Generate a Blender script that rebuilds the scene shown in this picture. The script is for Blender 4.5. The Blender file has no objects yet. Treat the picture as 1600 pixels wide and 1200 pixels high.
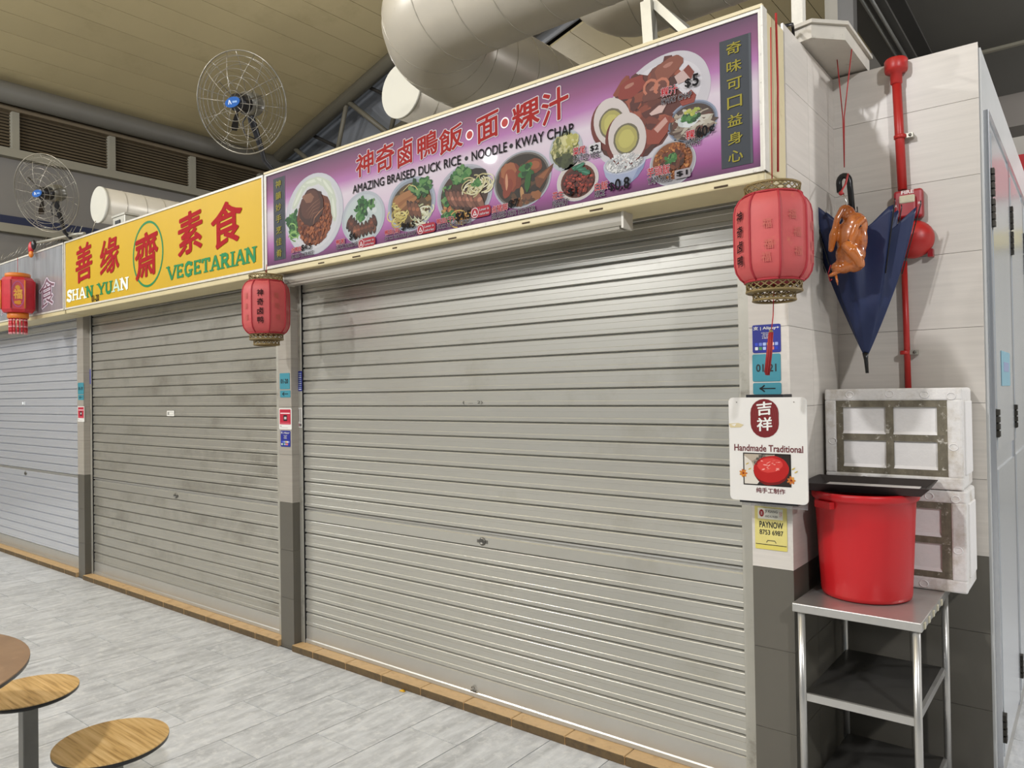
import bpy, bmesh, math, random
from mathutils import Vector, Matrix
random.seed(7)
S = bpy.context.scene
COL = S.collection
PI = math.pi

# ------------------------------------------------------------------ camera
F_PX = 1156.2                       # focal length for a 1600 px wide frame
CAM = Vector((0.0, 0.0, 1.55))
YAW, PITCH, ROLL = 0.669905, 0.011085, -0.015301
_f = Vector((-math.sin(YAW)*math.cos(PITCH), math.cos(YAW)*math.cos(PITCH), math.sin(PITCH)))
_r0 = Vector((math.cos(YAW), math.sin(YAW), 0)); _u0 = _r0.cross(_f)
_r = math.cos(ROLL)*_r0 + math.sin(ROLL)*_u0
_u = -math.sin(ROLL)*_r0 + math.cos(ROLL)*_u0
cd = bpy.data.cameras.new('camera'); cam = bpy.data.objects.new('camera', cd); COL.objects.link(cam)
cd.sensor_width = 36; cd.lens = F_PX/1600*36; cd.clip_start = .05; cd.clip_end = 200
cam.matrix_world = Matrix(((_r.x,_u.x,-_f.x,CAM.x),(_r.y,_u.y,-_f.y,CAM.y),(_r.z,_u.z,-_f.z,CAM.z),(0,0,0,1)))
S.camera = cam
def on(axis, val, x, y):            # point of the plane axis=val seen at photo pixel x,y
    d = _f*F_PX + _r*(x-800) - _u*(y-600)
    return CAM + d*((val-CAM[axis])/d[axis])

# ------------------------------------------------------------------ world, lamps, exposure
S.view_settings.view_transform = 'Standard'; S.view_settings.look = 'None'
S.view_settings.exposure = -0.55; S.view_settings.gamma = 1.0; S.view_settings.use_curve_mapping = False
S.cycles.use_denoising = True
S.cycles.max_bounces = 8
w = bpy.data.worlds.new('night_hall'); S.world = w; w.use_nodes = True
w.node_tree.nodes['Background'].inputs[0].default_value = (.80,.90,1.0,1)
w.node_tree.nodes['Background'].inputs[1].default_value = .22
def lamp(name, loc, power, radius, col=(1,.995,1.01)):      # bare pendant lamps of the hall, plus one added over the stalls
    d = bpy.data.lights.new(name,'POINT'); d.shadow_soft_size=radius; d.energy=power; d.color=col
    o = bpy.data.objects.new(name,d); o.location=loc; COL.objects.link(o); return o
lamp('pendant_light', (-7.32,-3.77,5.2), 1200, .09)
lamp('pendant_light', (-2.4,-2.8,5.2), 1050, .13)
lamp('pendant_light', (3.0,-1.4,4.7), 900, .14)
lamp('pendant_light', (-11.0,-1.6,5.2), 560, .15, (.90,.95,1))
lamp('pendant_light', (-7.6,-8.2,5.2), 650, .20)
lamp('corridor_light', (2.0,4.6,3.4), 300, .10)
lamp('corridor_light', (1.0,8.5,4.2), 160, .10)
lamp('unseen_hall_light', (-7.0,11.0,4.6), 260, .15)
lamp('unseen_hall_light', (-6.6,5.9,5.3), 100, .15)  # unseen lamp added above the stall roofs to brighten ceiling and ducts

# ------------------------------------------------------------------ colour and material helpers
def lin(h):
    if isinstance(h,str):
        h=h.lstrip('#'); c=[int(h[i:i+2],16)/255 for i in (0,2,4)]
    else: c=[v/255 for v in h]
    return tuple((v/12.92 if v<=.04045 else ((v+.055)/1.055)**2.4) for v in c)
MATS={}
def mat(name, col, rough=.5, metal=0., spec=.5, noise=0, scale=8, stretch=(1,1,1), bump=0, rand=0, space='Object', dirt=None, dirt_scale=3, dirt_lo=.5, dirt_hi=.7, coat=0, trans=0, sss=0):
    if name in MATS: return MATS[name]
    m=bpy.data.materials.new(name); m.use_nodes=True; MATS[name]=m
    nt=m.node_tree; N=nt.nodes; L=nt.links; b=N['Principled BSDF']
    c=lin(col); b.inputs['Base Color'].default_value=(*c,1); b.inputs['Roughness'].default_value=rough
    b.inputs['Metallic'].default_value=metal; b.inputs['Specular IOR Level'].default_value=spec
    if coat: b.inputs['Coat Weight'].default_value=coat; b.inputs['Coat Roughness'].default_value=.08
    if trans: b.inputs['Transmission Weight'].default_value=trans
    if sss:
        b.inputs['Subsurface Weight'].default_value=sss; b.inputs['Subsurface Radius'].default_value=(.02,.008,.005)
    if noise or bump or rand or dirt:
        tc=N.new('ShaderNodeTexCoord'); mp=N.new('ShaderNodeMapping'); mp.inputs['Scale'].default_value=stretch
        if space=='World':
            g=N.new('ShaderNodeNewGeometry'); src=g.outputs['Position']
        else: src=tc.outputs['Object']
        oi=N.new('ShaderNodeObjectInfo')
        if rand or space=='Object':
            add=N.new('ShaderNodeVectorMath'); add.operation='ADD'; sc=N.new('ShaderNodeVectorMath'); sc.operation='SCALE'
            sc.inputs[0].default_value=(13.7,7.1,5.3); L.new(oi.outputs['Random'],sc.inputs['Scale'])
            L.new(src,add.inputs[0]); L.new(sc.outputs[0],add.inputs[1]); src=add.outputs[0]
        L.new(src,mp.inputs['Vector'])
        n=N.new('ShaderNodeTexNoise'); n.inputs['Scale'].default_value=scale; n.inputs['Detail'].default_value=6; n.inputs['Roughness'].default_value=.62
        L.new(mp.outputs[0],n.inputs['Vector'])
        hsv=N.new('ShaderNodeHueSaturation'); hsv.inputs['Color'].default_value=(*c,1)
        mr=N.new('ShaderNodeMapRange'); mr.inputs['From Min'].default_value=.25; mr.inputs['From Max'].default_value=.75
        mr.inputs['To Min'].default_value=1-noise; mr.inputs['To Max'].default_value=1+noise
        L.new(n.outputs['Fac'],mr.inputs['Value'])
        val=mr.outputs[0]
        if rand:
            mr2=N.new('ShaderNodeMapRange'); mr2.inputs['To Min'].default_value=1-rand; mr2.inputs['To Max'].default_value=1+rand
            L.new(oi.outputs['Random'],mr2.inputs['Value'])
            mu=N.new('ShaderNodeMath'); mu.operation='MULTIPLY'; L.new(val,mu.inputs[0]); L.new(mr2.outputs[0],mu.inputs[1]); val=mu.outputs[0]
        L.new(val,hsv.inputs['Value']); out=hsv.outputs[0]
        if dirt:
            n2=N.new('ShaderNodeTexNoise'); n2.inputs['Scale'].default_value=dirt_scale; n2.inputs['Detail'].default_value=7; n2.inputs['Roughness'].default_value=.7
            L.new(src,n2.inputs['Vector'])
            mr3=N.new('ShaderNodeMapRange'); mr3.inputs['From Min'].default_value=dirt_lo; mr3.inputs['From Max'].default_value=dirt_hi
            L.new(n2.outputs['Fac'],mr3.inputs['Value'])
            mx=N.new('ShaderNodeMix'); mx.data_type='RGBA'; L.new(mr3.outputs[0],mx.inputs[0]); L.new(out,mx.inputs[6]); mx.inputs[7].default_value=(*lin(dirt),1); out=mx.outputs[2]
        L.new(out,b.inputs['Base Color'])
        if bump:
            bp=N.new('ShaderNodeBump'); bp.inputs['Strength'].default_value=bump; bp.inputs['Distance'].default_value=.01
            L.new(n.outputs['Fac'],bp.inputs['Height']); L.new(bp.outputs[0],b.inputs['Normal'])
    return m
def vcol_mat(name, rough=.55, spec=.25, coat=.03):
    if name in MATS: return MATS[name]
    m=bpy.data.materials.new(name); m.use_nodes=True; MATS[name]=m
    b=m.node_tree.nodes['Principled BSDF']; a=m.node_tree.nodes.new('ShaderNodeVertexColor'); a.layer_name='Col'
    m.node_tree.links.new(a.outputs[0],b.inputs['Base Color']); b.inputs['Roughness'].default_value=rough
    b.inputs['Specular IOR Level'].default_value=spec
    if coat: b.inputs['Coat Weight'].default_value=coat; b.inputs['Coat Roughness'].default_value=.03
    return m

# ------------------------------------------------------------------ mesh helpers
def link(name, me, m=None, parent=None, loc=None, rot=None):
    o=bpy.data.objects.new(name,me); COL.objects.link(o)
    if m is not None and len(me.materials)==0: me.materials.append(m)
    if parent is not None: o.parent=parent
    if loc is not None: o.location=loc
    if rot is not None: o.rotation_euler=rot
    return o
class MB:
    def __init__(s): s.v=[]; s.f=[]; s.c=[]; s.sm=[]
    def add(s, vs, fs, smooth=False):
        k=len(s.v); s.v+= [tuple(v) for v in vs]; s.f+=[tuple(i+k for i in f) for f in fs]; s.sm+=[smooth]*len(fs); return s
    def box(s,x0,x1,y0,y1,z0,z1,bev=0):
        if bev>0:
            bm=bmesh.new(); bmesh.ops.create_cube(bm,size=1)
            for v in bm.verts: v.co=Vector(((x0+x1)/2+v.co.x*(x1-x0),(y0+y1)/2+v.co.y*(y1-y0),(z0+z1)/2+v.co.z*(z1-z0)))
            bmesh.ops.bevel(bm,geom=bm.edges[:],offset=bev,segments=2,profile=.5,affect='EDGES')
            bm.verts.ensure_lookup_table(); bm.verts.index_update()
            s.add([v.co for v in bm.verts],[[v.index for v in f.verts] for f in bm.faces]); bm.free(); return s
        return s.add([(x0,y0,z0),(x1,y0,z0),(x1,y1,z0),(x0,y1,z0),(x0,y0,z1),(x1,y0,z1),(x1,y1,z1),(x0,y1,z1)],
              [(0,3,2,1),(4,5,6,7),(0,1,5,4),(1,2,6,5),(2,3,7,6),(3,0,4,7)])
    def obox(s,c,ax,ay,az):   # oriented box from centre and half-axis vectors
        c=Vector(c);ax=Vector(ax);ay=Vector(ay);az=Vector(az)
        P=[c+ax*i+ay*j+az*k for k in(-1,1) for j in(-1,1) for i in(-1,1)]
        return s.add(P,[(0,2,3,1),(4,5,7,6),(0,1,5,4),(1,3,7,5),(3,2,6,7),(2,0,4,6)])
    def bar(s,a,b,w,h,up=(0,0,1)):
        a=Vector(a);b=Vector(b);d=b-a;l=d.length;d.normalize();u=Vector(up)
        if abs(d.dot(u))>.98:u=Vector((0,1,0))
        x=d.cross(u).normalized();z=x.cross(d)
        return s.obox((a+b)/2,d*l/2,x*w/2,z*h/2)
    def tube(s,path,r,n=10,cap=True,closed=False):
        path=[Vector(p) for p in path]; m=len(path); rr=r if isinstance(r,(list,tuple)) else [r]*m
        T=[]
        for i in range(m):
            a=path[(i-1)%m] if (i>0 or closed) else path[i]; b=path[(i+1)%m] if (i<m-1 or closed) else path[i]
            T.append((b-a).normalized())
        n0=Vector((0,0,1)) if abs(T[0].z)<.9 else Vector((1,0,0))
        N=(n0-T[0]*n0.dot(T[0])).normalized(); vs=[]
        for i in range(m):
            N=(N-T[i]*N.dot(T[i])).normalized(); B=T[i].cross(N)
            for j in range(n):
                a=2*PI*j/n; vs.append(path[i]+(N*math.cos(a)+B*math.sin(a))*rr[i])
        fs=[]
        for i in range(m if closed else m-1):
            i2=(i+1)%m
            for j in range(n): fs.append((i*n+j,i*n+(j+1)%n,i2*n+(j+1)%n,i2*n+j))
        s.add(vs,fs,True)
        if cap and not closed:
            k=len(s.v)-len(vs)
            s.f+=[tuple(k+j for j in range(n-1,-1,-1)),tuple(k+(m-1)*n+j for j in range(n))]; s.sm+=[False,False]
        return s
    def lathe(s,prof,c=(0,0,0),n=32,smooth=True,cap=True,ph=0,sx=1,sy=1):   # prof: (r,z)
        c=Vector(c); vs=[];fs=[]
        for r,z in prof:
            for j in range(n):
                a=2*PI*j/n+ph; vs.append(c+Vector((r*math.cos(a)*sx,r*math.sin(a)*sy,z)))
        for i in range(len(prof)-1):
            for j in range(n): fs.append((i*n+j,i*n+(j+1)%n,(i+1)*n+(j+1)%n,(i+1)*n+j))
        s.add(vs,fs,smooth); k=len(s.v)-len(vs)
        if cap:
            if prof[0][0]>1e-5: s.f.append(tuple(k+j for j in range(n-1,-1,-1))); s.sm.append(False)
            if prof[-1][0]>1e-5: s.f.append(tuple(k+(len(prof)-1)*n+j for j in range(n))); s.sm.append(False)
        return s
    def prism(s,poly,z0,z1):
        n=len(poly); vs=[(x,y,z0) for x,y in poly]+[(x,y,z1) for x,y in poly]
        return s.add(vs,[tuple(range(n-1,-1,-1)),tuple(range(n,2*n))]+[(i,(i+1)%n,n+(i+1)%n,n+i) for i in range(n)])
    def extrude_x(s,prof,x0,x1):          # prof: closed list of (y,z)
        n=len(prof); vs=[(x0,y,z) for y,z in prof]+[(x1,y,z) for y,z in prof]
        return s.add(vs,[tuple(range(n)),tuple(range(2*n-1,n-1,-1))]+[(i,n+i,n+(i+1)%n,(i+1)%n) for i in range(n)])
    def sphere(s,c,r,n=16,m=10,sc=(1,1,1),R=None):
        c=Vector(c);vs=[];fs=[]
        for i in range(m+1):
            t=PI*i/m
            for j in range(n):
                a=2*PI*j/n; p=Vector((math.sin(t)*math.cos(a)*sc[0],math.sin(t)*math.sin(a)*sc[1],math.cos(t)*sc[2]))*r
                if R: p=R@p
                vs.append(c+p)
        for i in range(m):
            for j in range(n): fs.append((i*n+j,(i+1)*n+j,(i+1)*n+(j+1)%n,i*n+(j+1)%n))
        return s.add(vs,fs,True)
    def mesh(s,name):
        me=bpy.data.meshes.new(name); me.from_pydata(s.v,[],s.f); me.polygons.foreach_set('use_smooth',s.sm); me.update(); return me
    def build(s,name,m,parent=None,loc=None,rot=None): return link(name,s.mesh(name),m,parent,loc,rot)
def tag(o,label=None,cat=None,group=None,kind=None):
    if label:o['label']=label
    if cat:o['category']=cat
    if group:o['group']=group
    if kind:o['kind']=kind
    return o
def empty(name,loc=(0,0,0),label=None,cat=None,group=None,kind=None,rotz=0):
    o=bpy.data.objects.new(name,None); COL.objects.link(o); o.location=loc; o.rotation_euler=(0,0,rotz); o.empty_display_size=.05
    return tag(o,label,cat,group,kind)
def arc(c,r,a0,a1,n,u=(1,0,0),v=(0,0,1)):
    c=Vector(c);u=Vector(u);v=Vector(v)
    return [c+u*r*math.cos(a0+(a1-a0)*i/n)+v*r*math.sin(a0+(a1-a0)*i/n) for i in range(n+1)]

# ------------------------------------------------------------------ flat print: lettering and pictures on real panels
VX=Vector((1,0,0)); VZ=Vector((0,0,1)); VN=Vector((0,-1,0))
_tc={}
def text_mesh(body,off=0.0,shear=0.0,res=3):
    key=(body,off,shear)
    if key in _tc:return _tc[key]
    c=bpy.data.curves.new('t','FONT'); c.body=body; c.offset=off; c.shear=shear; c.resolution_u=res
    o=bpy.data.objects.new('t',c); COL.objects.link(o)
    dg=bpy.context.evaluated_depsgraph_get(); me=bpy.data.meshes.new_from_object(o.evaluated_get(dg))
    vs=[v.co.copy() for v in me.vertices]; fs=[tuple(p.vertices) for p in me.polygons]
    bpy.data.objects.remove(o); bpy.data.curves.remove(c); bpy.data.meshes.remove(me)
    _tc[key]=(vs,fs); return vs,fs
def bounds(body):
    vs,_=text_mesh(body); xs=[v.x for v in vs]; ys=[v.y for v in vs]
    return min(xs),max(xs),min(ys),max(ys)
def lettering(name,body,p0,p1,h,m,parent,lift=.002,off=0.,outline=0,om=None,n=VN,rise=0.,up=None,inv=None):
    """text whose ink box runs from p0 (lower left) to p1 (lower right) with ink height h, on a plane facing n"""
    p0=Vector(p0);p1=Vector(p1);ex=(p1-p0);wd=ex.length;ex.normalize()
    ez=Vector(up) if up is not None else n.cross(ex).normalized()*1.0
    if up is None and ez.z<0: ez=-ez
    x0,x1,y0,y1=bounds(body); sx=wd/max(x1-x0,1e-6); sy=h/max(y1-y0,1e-6)
    vs,fs=text_mesh(body); res=None
    for k,(o_,mm,lf,nd) in enumerate(([(off+outline,om,lift-.0006,12)] if outline else [])+[(off,m,lift,8)]):
        sh=[(0,0)]+([(o_*math.cos(2*PI*i/nd),o_*math.sin(2*PI*i/nd)) for i in range(nd)] if o_>0 else [])
        q=inv if inv is not None else (Matrix.Translation(-parent.location) if parent is not None else Matrix.Identity(4))
        pts=[];ff=[]
        for i,(dx,dy) in enumerate(sh):
            b_=len(pts); l_=lf+i*2.2e-5
            pts+=[tuple(q@(p0+ex*((v.x-x0+dx)*sx)+ez*((v.y-y0+dy)*sy+rise*(v.x-x0)*sx)+n*l_)) for v in vs]
            ff+=[tuple(j+b_ for j in f) for f in fs]
        me=bpy.data.meshes.new(name); me.from_pydata(pts,[],ff); me.update()
        res=link(name if k or not outline else name+'_outline',me,mm,parent)
    return res
class Print:
    gain=1.0
    """flat printed picture: coloured polygons in the plane p(a,b)=o+ex*a+ez*b, stacked in hair-thin layers"""
    def __init__(s,o,ex=VX,ez=VZ,n=VN,lift=.0015): s.o=Vector(o);s.ex=Vector(ex);s.ez=Vector(ez);s.n=Vector(n);s.l=lift;s.v=[];s.f=[];s.c=[];s.k=0
    def poly(s,pts,col,step=True):
        if step:s.k+=1
        l=s.l+s.k*1.2e-5
        k=len(s.v)
        for a,b in pts: s.v.append(s.o+s.ex*a+s.ez*b+s.n*l)
        s.f.append(tuple(range(k,k+len(pts)))); s.c.append(tuple(v*s.gain for v in lin(col))); return s
    def ell(s,cx,cy,rx,ry,col,rot=0,n=20,jit=0,step=True):
        c,si=math.cos(rot),math.sin(rot);P=[]
        for i in range(n):
            a=2*PI*i/n; k=1+random.uniform(-jit,jit); x=rx*math.cos(a)*k;y=ry*math.sin(a)*k; P.append((cx+x*c-y*si,cy+x*si+y*c))
        return s.poly(P,col,step)
    def rect(s,x0,x1,y0,y1,col,r=0):
        if r<=0: return s.poly([(x0,y0),(x1,y0),(x1,y1),(x0,y1)],col)
        P=[]
        for cx,cy,a0 in((x1-r,y0+r,-PI/2),(x1-r,y1-r,0),(x0+r,y1-r,PI/2),(x0+r,y0+r,PI)):
            P+=[(cx+r*math.cos(a0+PI/2*i/5),cy+r*math.sin(a0+PI/2*i/5)) for i in range(6)]
        return s.poly(P,col)
    def stroke(s,pts,w,col,taper=False):
        n=len(pts);s.k+=1
        L_=[];R_=[]
        for i in range(n):
            a=pts[max(i-1,0)];b=pts[min(i+1,n-1)];dx,dy=b[0]-a[0],b[1]-a[1];l=math.hypot(dx,dy) or 1
            ww=w/2*((1-abs(2*i/(n-1)-1)*.8) if taper else 1)
            L_.append((pts[i][0]-dy/l*ww,pts[i][1]+dx/l*ww));R_.append((pts[i][0]+dy/l*ww,pts[i][1]-dx/l*ww))
        for i in range(n-1): s.poly([L_[i],R_[i],R_[i+1],L_[i+1]],col,step=False)
        return s
    def build(s,name,parent,m=None,inv=None):
        me=bpy.data.meshes.new(name); q=inv if inv is not None else Matrix.Translation(-parent.location)
        me.from_pydata([tuple(q@v) for v in s.v],[],s.f)
        a=me.color_attributes.new('Col','FLOAT_COLOR','CORNER'); i=0
        buf=[]
        for f,c in zip(s.f,s.c): buf+=[c[0],c[1],c[2],1]*len(f)
        a.data.foreach_set('color',buf); me.update()
        return link(name,me,m or vcol_mat('printed_vinyl'),parent)
# ================================================================== SETTING
D=2.704            # front face of the stall pillars
XS=-.868           # side wall of the end stall
YB=3.342           # back wall of the corner recess
X2=-.331           # wall along the corridor
TH=.2935           # wall tile height
ZD=.894            # top of the dark plinth tiles
ZT=2.87            # top of the tiled walls
m_grout=mat('floor_grout','5a5b5b',.8)
m_ftile=mat('stone_floor_tile','bcbec0',.42,noise=.34,scale=8,stretch=(2.4,.6,1),bump=.10,rand=.04,dirt='dededc',dirt_scale=24,dirt_lo=.50,dirt_hi=.80)
m_wtile=mat('beige_wall_tile','c6c0b7',.34,noise=.085,scale=2.2,stretch=(1.2,1.2,24),rand=.02,space='World')
m_dtile=mat('dark_plinth_tile','5a564d',.4,noise=.05,scale=5,rand=.03)
m_wtile2=mat('greyed_pillar_tile','9a948a',.36,noise=.10,scale=2.2,stretch=(1.2,1.2,24),rand=.02,space='World')
m_wgrout=mat('wall_grout','6a655d',.85)
m_curb=mat('ochre_curb_tile','c0a073',.45,noise=.10,scale=30,dirt='94744a',dirt_scale=14,dirt_lo=.52,dirt_hi=.8)
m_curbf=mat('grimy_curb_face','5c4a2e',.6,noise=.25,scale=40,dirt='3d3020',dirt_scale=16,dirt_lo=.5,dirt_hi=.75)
# ---- floor
fl=MB().box(-16,7,-9,14,-.3,-.004).build('floor',m_grout); tag(fl,kind='structure')
g=.0019
tile_me=MB().box(-.15+g,.15-g,-.3+g,.3-g,-.02,0).mesh('floor_tile'); tile_me.materials.append(m_ftile)
half_me={}
def floor_tile(x0,y0,y1):
    full=abs(y1-y0-.6)<1e-4
    if full: me=tile_me
    else:
        k=round(y1-y0,3)
        if k not in half_me:
            half_me[k]=MB().box(-.15+g,.15-g,-k/2+g,k/2-g,-.02,0).mesh('floor_tile'); half_me[k].materials.append(m_ftile)
        me=half_me[k]
    link('floor_tile',me,None,fl,(x0+.15,(y0+y1)/2,0))
rest=MB()
for i in range(-40,23):
    x0=-2.54+.3*(i-1)
    ph=2.1 if i%2==0 else 1.8
    ymax=D if x0<-.9 else 14
    y=ph-.6*12
    while y<ymax-.01:
        y1=min(y+.6,ymax)
        near = -9.2<x0<1.3 and y1>.2 and y<3.9 and not(x0<-3.6 and y1<.55) and not(x0<-6 and y1<1.1)
        if near: floor_tile(x0,y,y1)
        else: rest.box(x0+g,x0+.3-g,y+g,y1-g,-.02,0)
        y+=.6
for i in range(-40,6):
    x0=-2.54+.3*(i-1); y=6.0+(0 if i%2 else .3)
    while y<14: rest.box(x0+g,x0+.3-g,y+g,y+.6-g,-.02,0); y+=.6
o=rest.build('floor_tile_far',m_ftile,fl); o['kind']='stuff'
# ---- tiled walls
def tiled(name,plane,fixed,a0,a1,z1,ajoints,depth,face,t=.008):
    """plane 'y': wall spans x a0..a1 at y=fixed facing -y ; plane 'x': spans y at x=fixed facing +x"""
    bk=MB()
    if plane=='y': bk.box(a0+.002,a1-.002,fixed+min(t*.5,.004),fixed+depth,0,z1-.003)
    else: bk.box(fixed-depth,fixed-t*.5,a0+.002,a1-.002,0,z1-.003)
    wl=bk.build(name,m_wgrout); tag(wl,kind='structure')
    zs=[0]; z=ZD-3*TH
    while z<z1-.02:
        if z>.005: zs.append(z)
        z+=TH
    zs.append(z1)
    aa=[a0]+ajoints+[a1]
    for j in range(len(aa)-1):
        for k in range(len(zs)-1):
            b0,b1=aa[j]+(.0008 if j else 0),aa[j+1]-(.0008 if j<len(aa)-2 else 0); c0,c1=zs[k]+.0008,zs[k+1]-.0008
            mm=m_dtile if zs[k+1]<=ZD+.01 else (m_wtile if t<.05 else m_wtile2)
            bb=MB()
            if plane=='y': bb.box(b0,b1,fixed,fixed+t,c0,c1)
            else: bb.box(fixed-t,fixed,b0,b1,c0,c1)
            bb.build('wall_tile',mm,wl)
    return wl
PW=[(-1.016,XS),(-3.995,-3.862),(-6.98,-6.852),(-9.99,-9.86)]
wn=['wall_front_right','wall_front_middle','wall_front_left','wall_front_far']
for (a,b),n in zip(PW,wn): tiled(n,'y',D,a,b-(.008 if n=='wall_front_right' else 0),ZT-.05,[],.30,'-y',.008 if n=='wall_front_right' else .11)
we=MB().box(-13,-10.0,D+.02,D+.3,0,2.8).build('wall_front_end',mat('end_wall_paint','a9a59c',.6,noise=.05,scale=2)); tag(we,kind='structure')
tiled('wall_side','x',XS,D,YB,ZT,[2.985],.12,'+x')
tiled('wall_back','y',YB,XS,X2-.008,ZT,[-.615],.12,'-y')
cw=MB().box(X2-.12,X2,YB+.012,6.0,0,ZT-.02).build('wall_corridor',mat('corridor_wall_paint','b9bab8',.35,noise=.06,scale=3)); tag(cw,kind='structure')
# stall block behind the shutters (roof slab and rear wall keep the stalls closed)
rf=MB().box(-13,XS-.13,D+.25,8.0,2.70,2.80).build('wall_stall_roof',mat('stall_roof_slab','8a877f',.8,noise=.1,scale=4)); tag(rf,kind='structure')
bk=MB().box(-13,XS-.13,D+.40,D+.45,0,2.7).build('wall_stall_inner',mat('stall_dark','1e1d1b',.9)); tag(bk,kind='structure')
# ---- curb of ochre tiles along the shutters
def curb(x0,x1,label):
    base=MB().box(x0,x1,D+.003,D+.13,-.01,.036).build('trim_curb',m_grout); tag(base,kind='structure')
    x=-2.4575+.2985*math.floor((x0+2.4575)/.2985)
    while x<x1:
        a=max(x,x0);b=min(x+.2985,x1)
        if b-a>.02:
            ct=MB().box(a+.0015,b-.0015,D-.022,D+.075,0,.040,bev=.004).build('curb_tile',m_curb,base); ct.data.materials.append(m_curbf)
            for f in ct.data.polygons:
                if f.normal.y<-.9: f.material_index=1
        x+=.2985
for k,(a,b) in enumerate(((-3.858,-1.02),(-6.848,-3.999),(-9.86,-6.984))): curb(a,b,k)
# ---- far hall wall with louvres (plane x=-12), roof of long planks rising towards the hall, truss
XF=-12.0
def roof_z(x): return 5.93+.3*(x-XF)
m_hall=mat('hall_wall_paint','7b7771',.8,noise=.05,scale=1.5)
hw=MB().box(XF-.3,XF,-9,18,0,5.0).build('wall_hall_far',m_hall); tag(hw,kind='structure')
m_band=mat('hall_band_paint','8d8878',.75,noise=.05,scale=2)
MB().box(XF,XF+.12,-9,18,4.96,5.08).build('ledge',m_band,hw)
MB().box(XF,XF+.10,-9,18,3.90,4.02).build('ledge',m_band,hw)
MB().box(XF,XF+.05,-9,18,4.03,4.14).build('pipe_run',mat('navy_band','1d2440',.6),hw)
MB().tube([(XF+.25,-9,5.80),(XF+.25,18,5.80)],.15,12).build('eaves_tube',mat('grey_steel_tube','6a675f',.5,noise=.05,scale=3),hw)
MB().box(XF-.3,XF-.12,-9,18,5.0,5.95).build('louvre_backing',mat('louvre_shade','4a4236',.8),hw)
m_lou=mat('brown_louvre','6d604b',.6,noise=.06,scale=4)
MB().box(XF-.12,XF+.10,-9,18,5.62,5.68).build('louvre_head',m_lou,hw)
for k in range(-6,10):
    y=3.85+1.31*k
    MB().box(XF-.05,XF+.07,y-.045,y+.045,5.08,5.62).build('mullion',m_band,hw)
    if 2.0<y<12:
        s=MB()
        for j in range(12):
            z=5.09+.045*j
            s.obox((XF-.02,y+.655,z+.02),(.018,0,-.018),(0,.61,0),(.002,0,.002))
        so=s.build('louvre_slats',m_lou,hw); so['kind']='stuff'
cl=MB().add([(XF-.4,-9,roof_z(XF-.4)+.08),(8,-9,roof_z(8)+.08),(8,8.0,roof_z(8)+.08),(XF-.4,8.0,roof_z(XF-.4)+.08),
             (XF-.4,-9,roof_z(XF-.4)+.3),(8,-9,roof_z(8)+.3),(8,8.0,roof_z(8)+.3),(XF-.4,8.0,roof_z(XF-.4)+.3)],
            [(0,3,2,1),(4,5,6,7),(0,1,5,4),(1,2,6,5),(2,3,7,6),(3,0,4,7)]).build('ceiling',mat('roof_void','2a2620',.9)); tag(cl,kind='structure')
m_plank=mat('cream_roof_plank','b3a47d',.55,noise=.05,scale=1.2,rand=.035,dirt='a3956f',dirt_scale=1.1,dirt_lo=.55,dirt_hi=.8)
pw=.36; cx=1/math.hypot(1,.3); sx_=.3*cx
pl_me=MB().box(0,pw-.008,-9,8.0,0,.03).mesh('ceiling_plank'); pl_me.materials.append(m_plank)
def planks(name,parent,me,x0,x1,dz):
    x=x0
    while x<x1:
        link(name,me,None,parent,(x,0,roof_z(x)+.03+dz),(0,-math.atan(.3),0)); x+=pw*cx
planks('ceiling_plank',cl,pl_me,XF-.3,3.5,0)
# lower roof of the next bay behind the truss
cl2=MB().add([(XF-.4,8.6,roof_z(XF)-1.25),(8,8.6,roof_z(8)-1.25),(8,20,roof_z(8)-1.25),(XF-.4,20,roof_z(XF)-1.25),
              (XF-.4,8.6,roof_z(XF)-1.0),(8,8.6,roof_z(8)-1.0),(8,20,roof_z(8)-1.0),(XF-.4,20,roof_z(XF)-1.0)],
            [(0,3,2,1),(4,5,6,7),(0,1,5,4),(1,2,6,5),(2,3,7,6),(3,0,4,7)]).build('ceiling_lower',MATS['roof_void']); tag(cl2,kind='structure')
pl2=MB().box(0,pw-.008,8.6,18,0,.03).mesh('ceiling_plank'); pl2.materials.append(m_plank)
planks('ceiling_plank',cl2,pl2,-10.5,3,-1.30)
# grey infill between the two roofs
gi=MB().add([(XF-.4,8.45,roof_z(XF)-1.3),(8,8.45,roof_z(8)-1.3),(8,8.45,roof_z(8)+.2),(XF-.4,8.45,roof_z(XF)+.2),
             (XF-.4,8.55,roof_z(XF)-1.3),(8,8.55,roof_z(8)-1.3),(8,8.55,roof_z(8)+.2),(XF-.4,8.55,roof_z(XF)+.2)],
            [(0,3,2,1),(4,5,6,7),(0,1,5,4),(1,2,6,5),(2,3,7,6),(3,0,4,7)]).build('wall_roof_infill',mat('grey_infill_panel','7b7d80',.6,noise=.04,scale=2)); tag(gi,kind='structure')
hb=MB().box(XF,8,14,14.2,0,9).build('wall_hall_back',m_hall); tag(hb,kind='structure')
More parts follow.
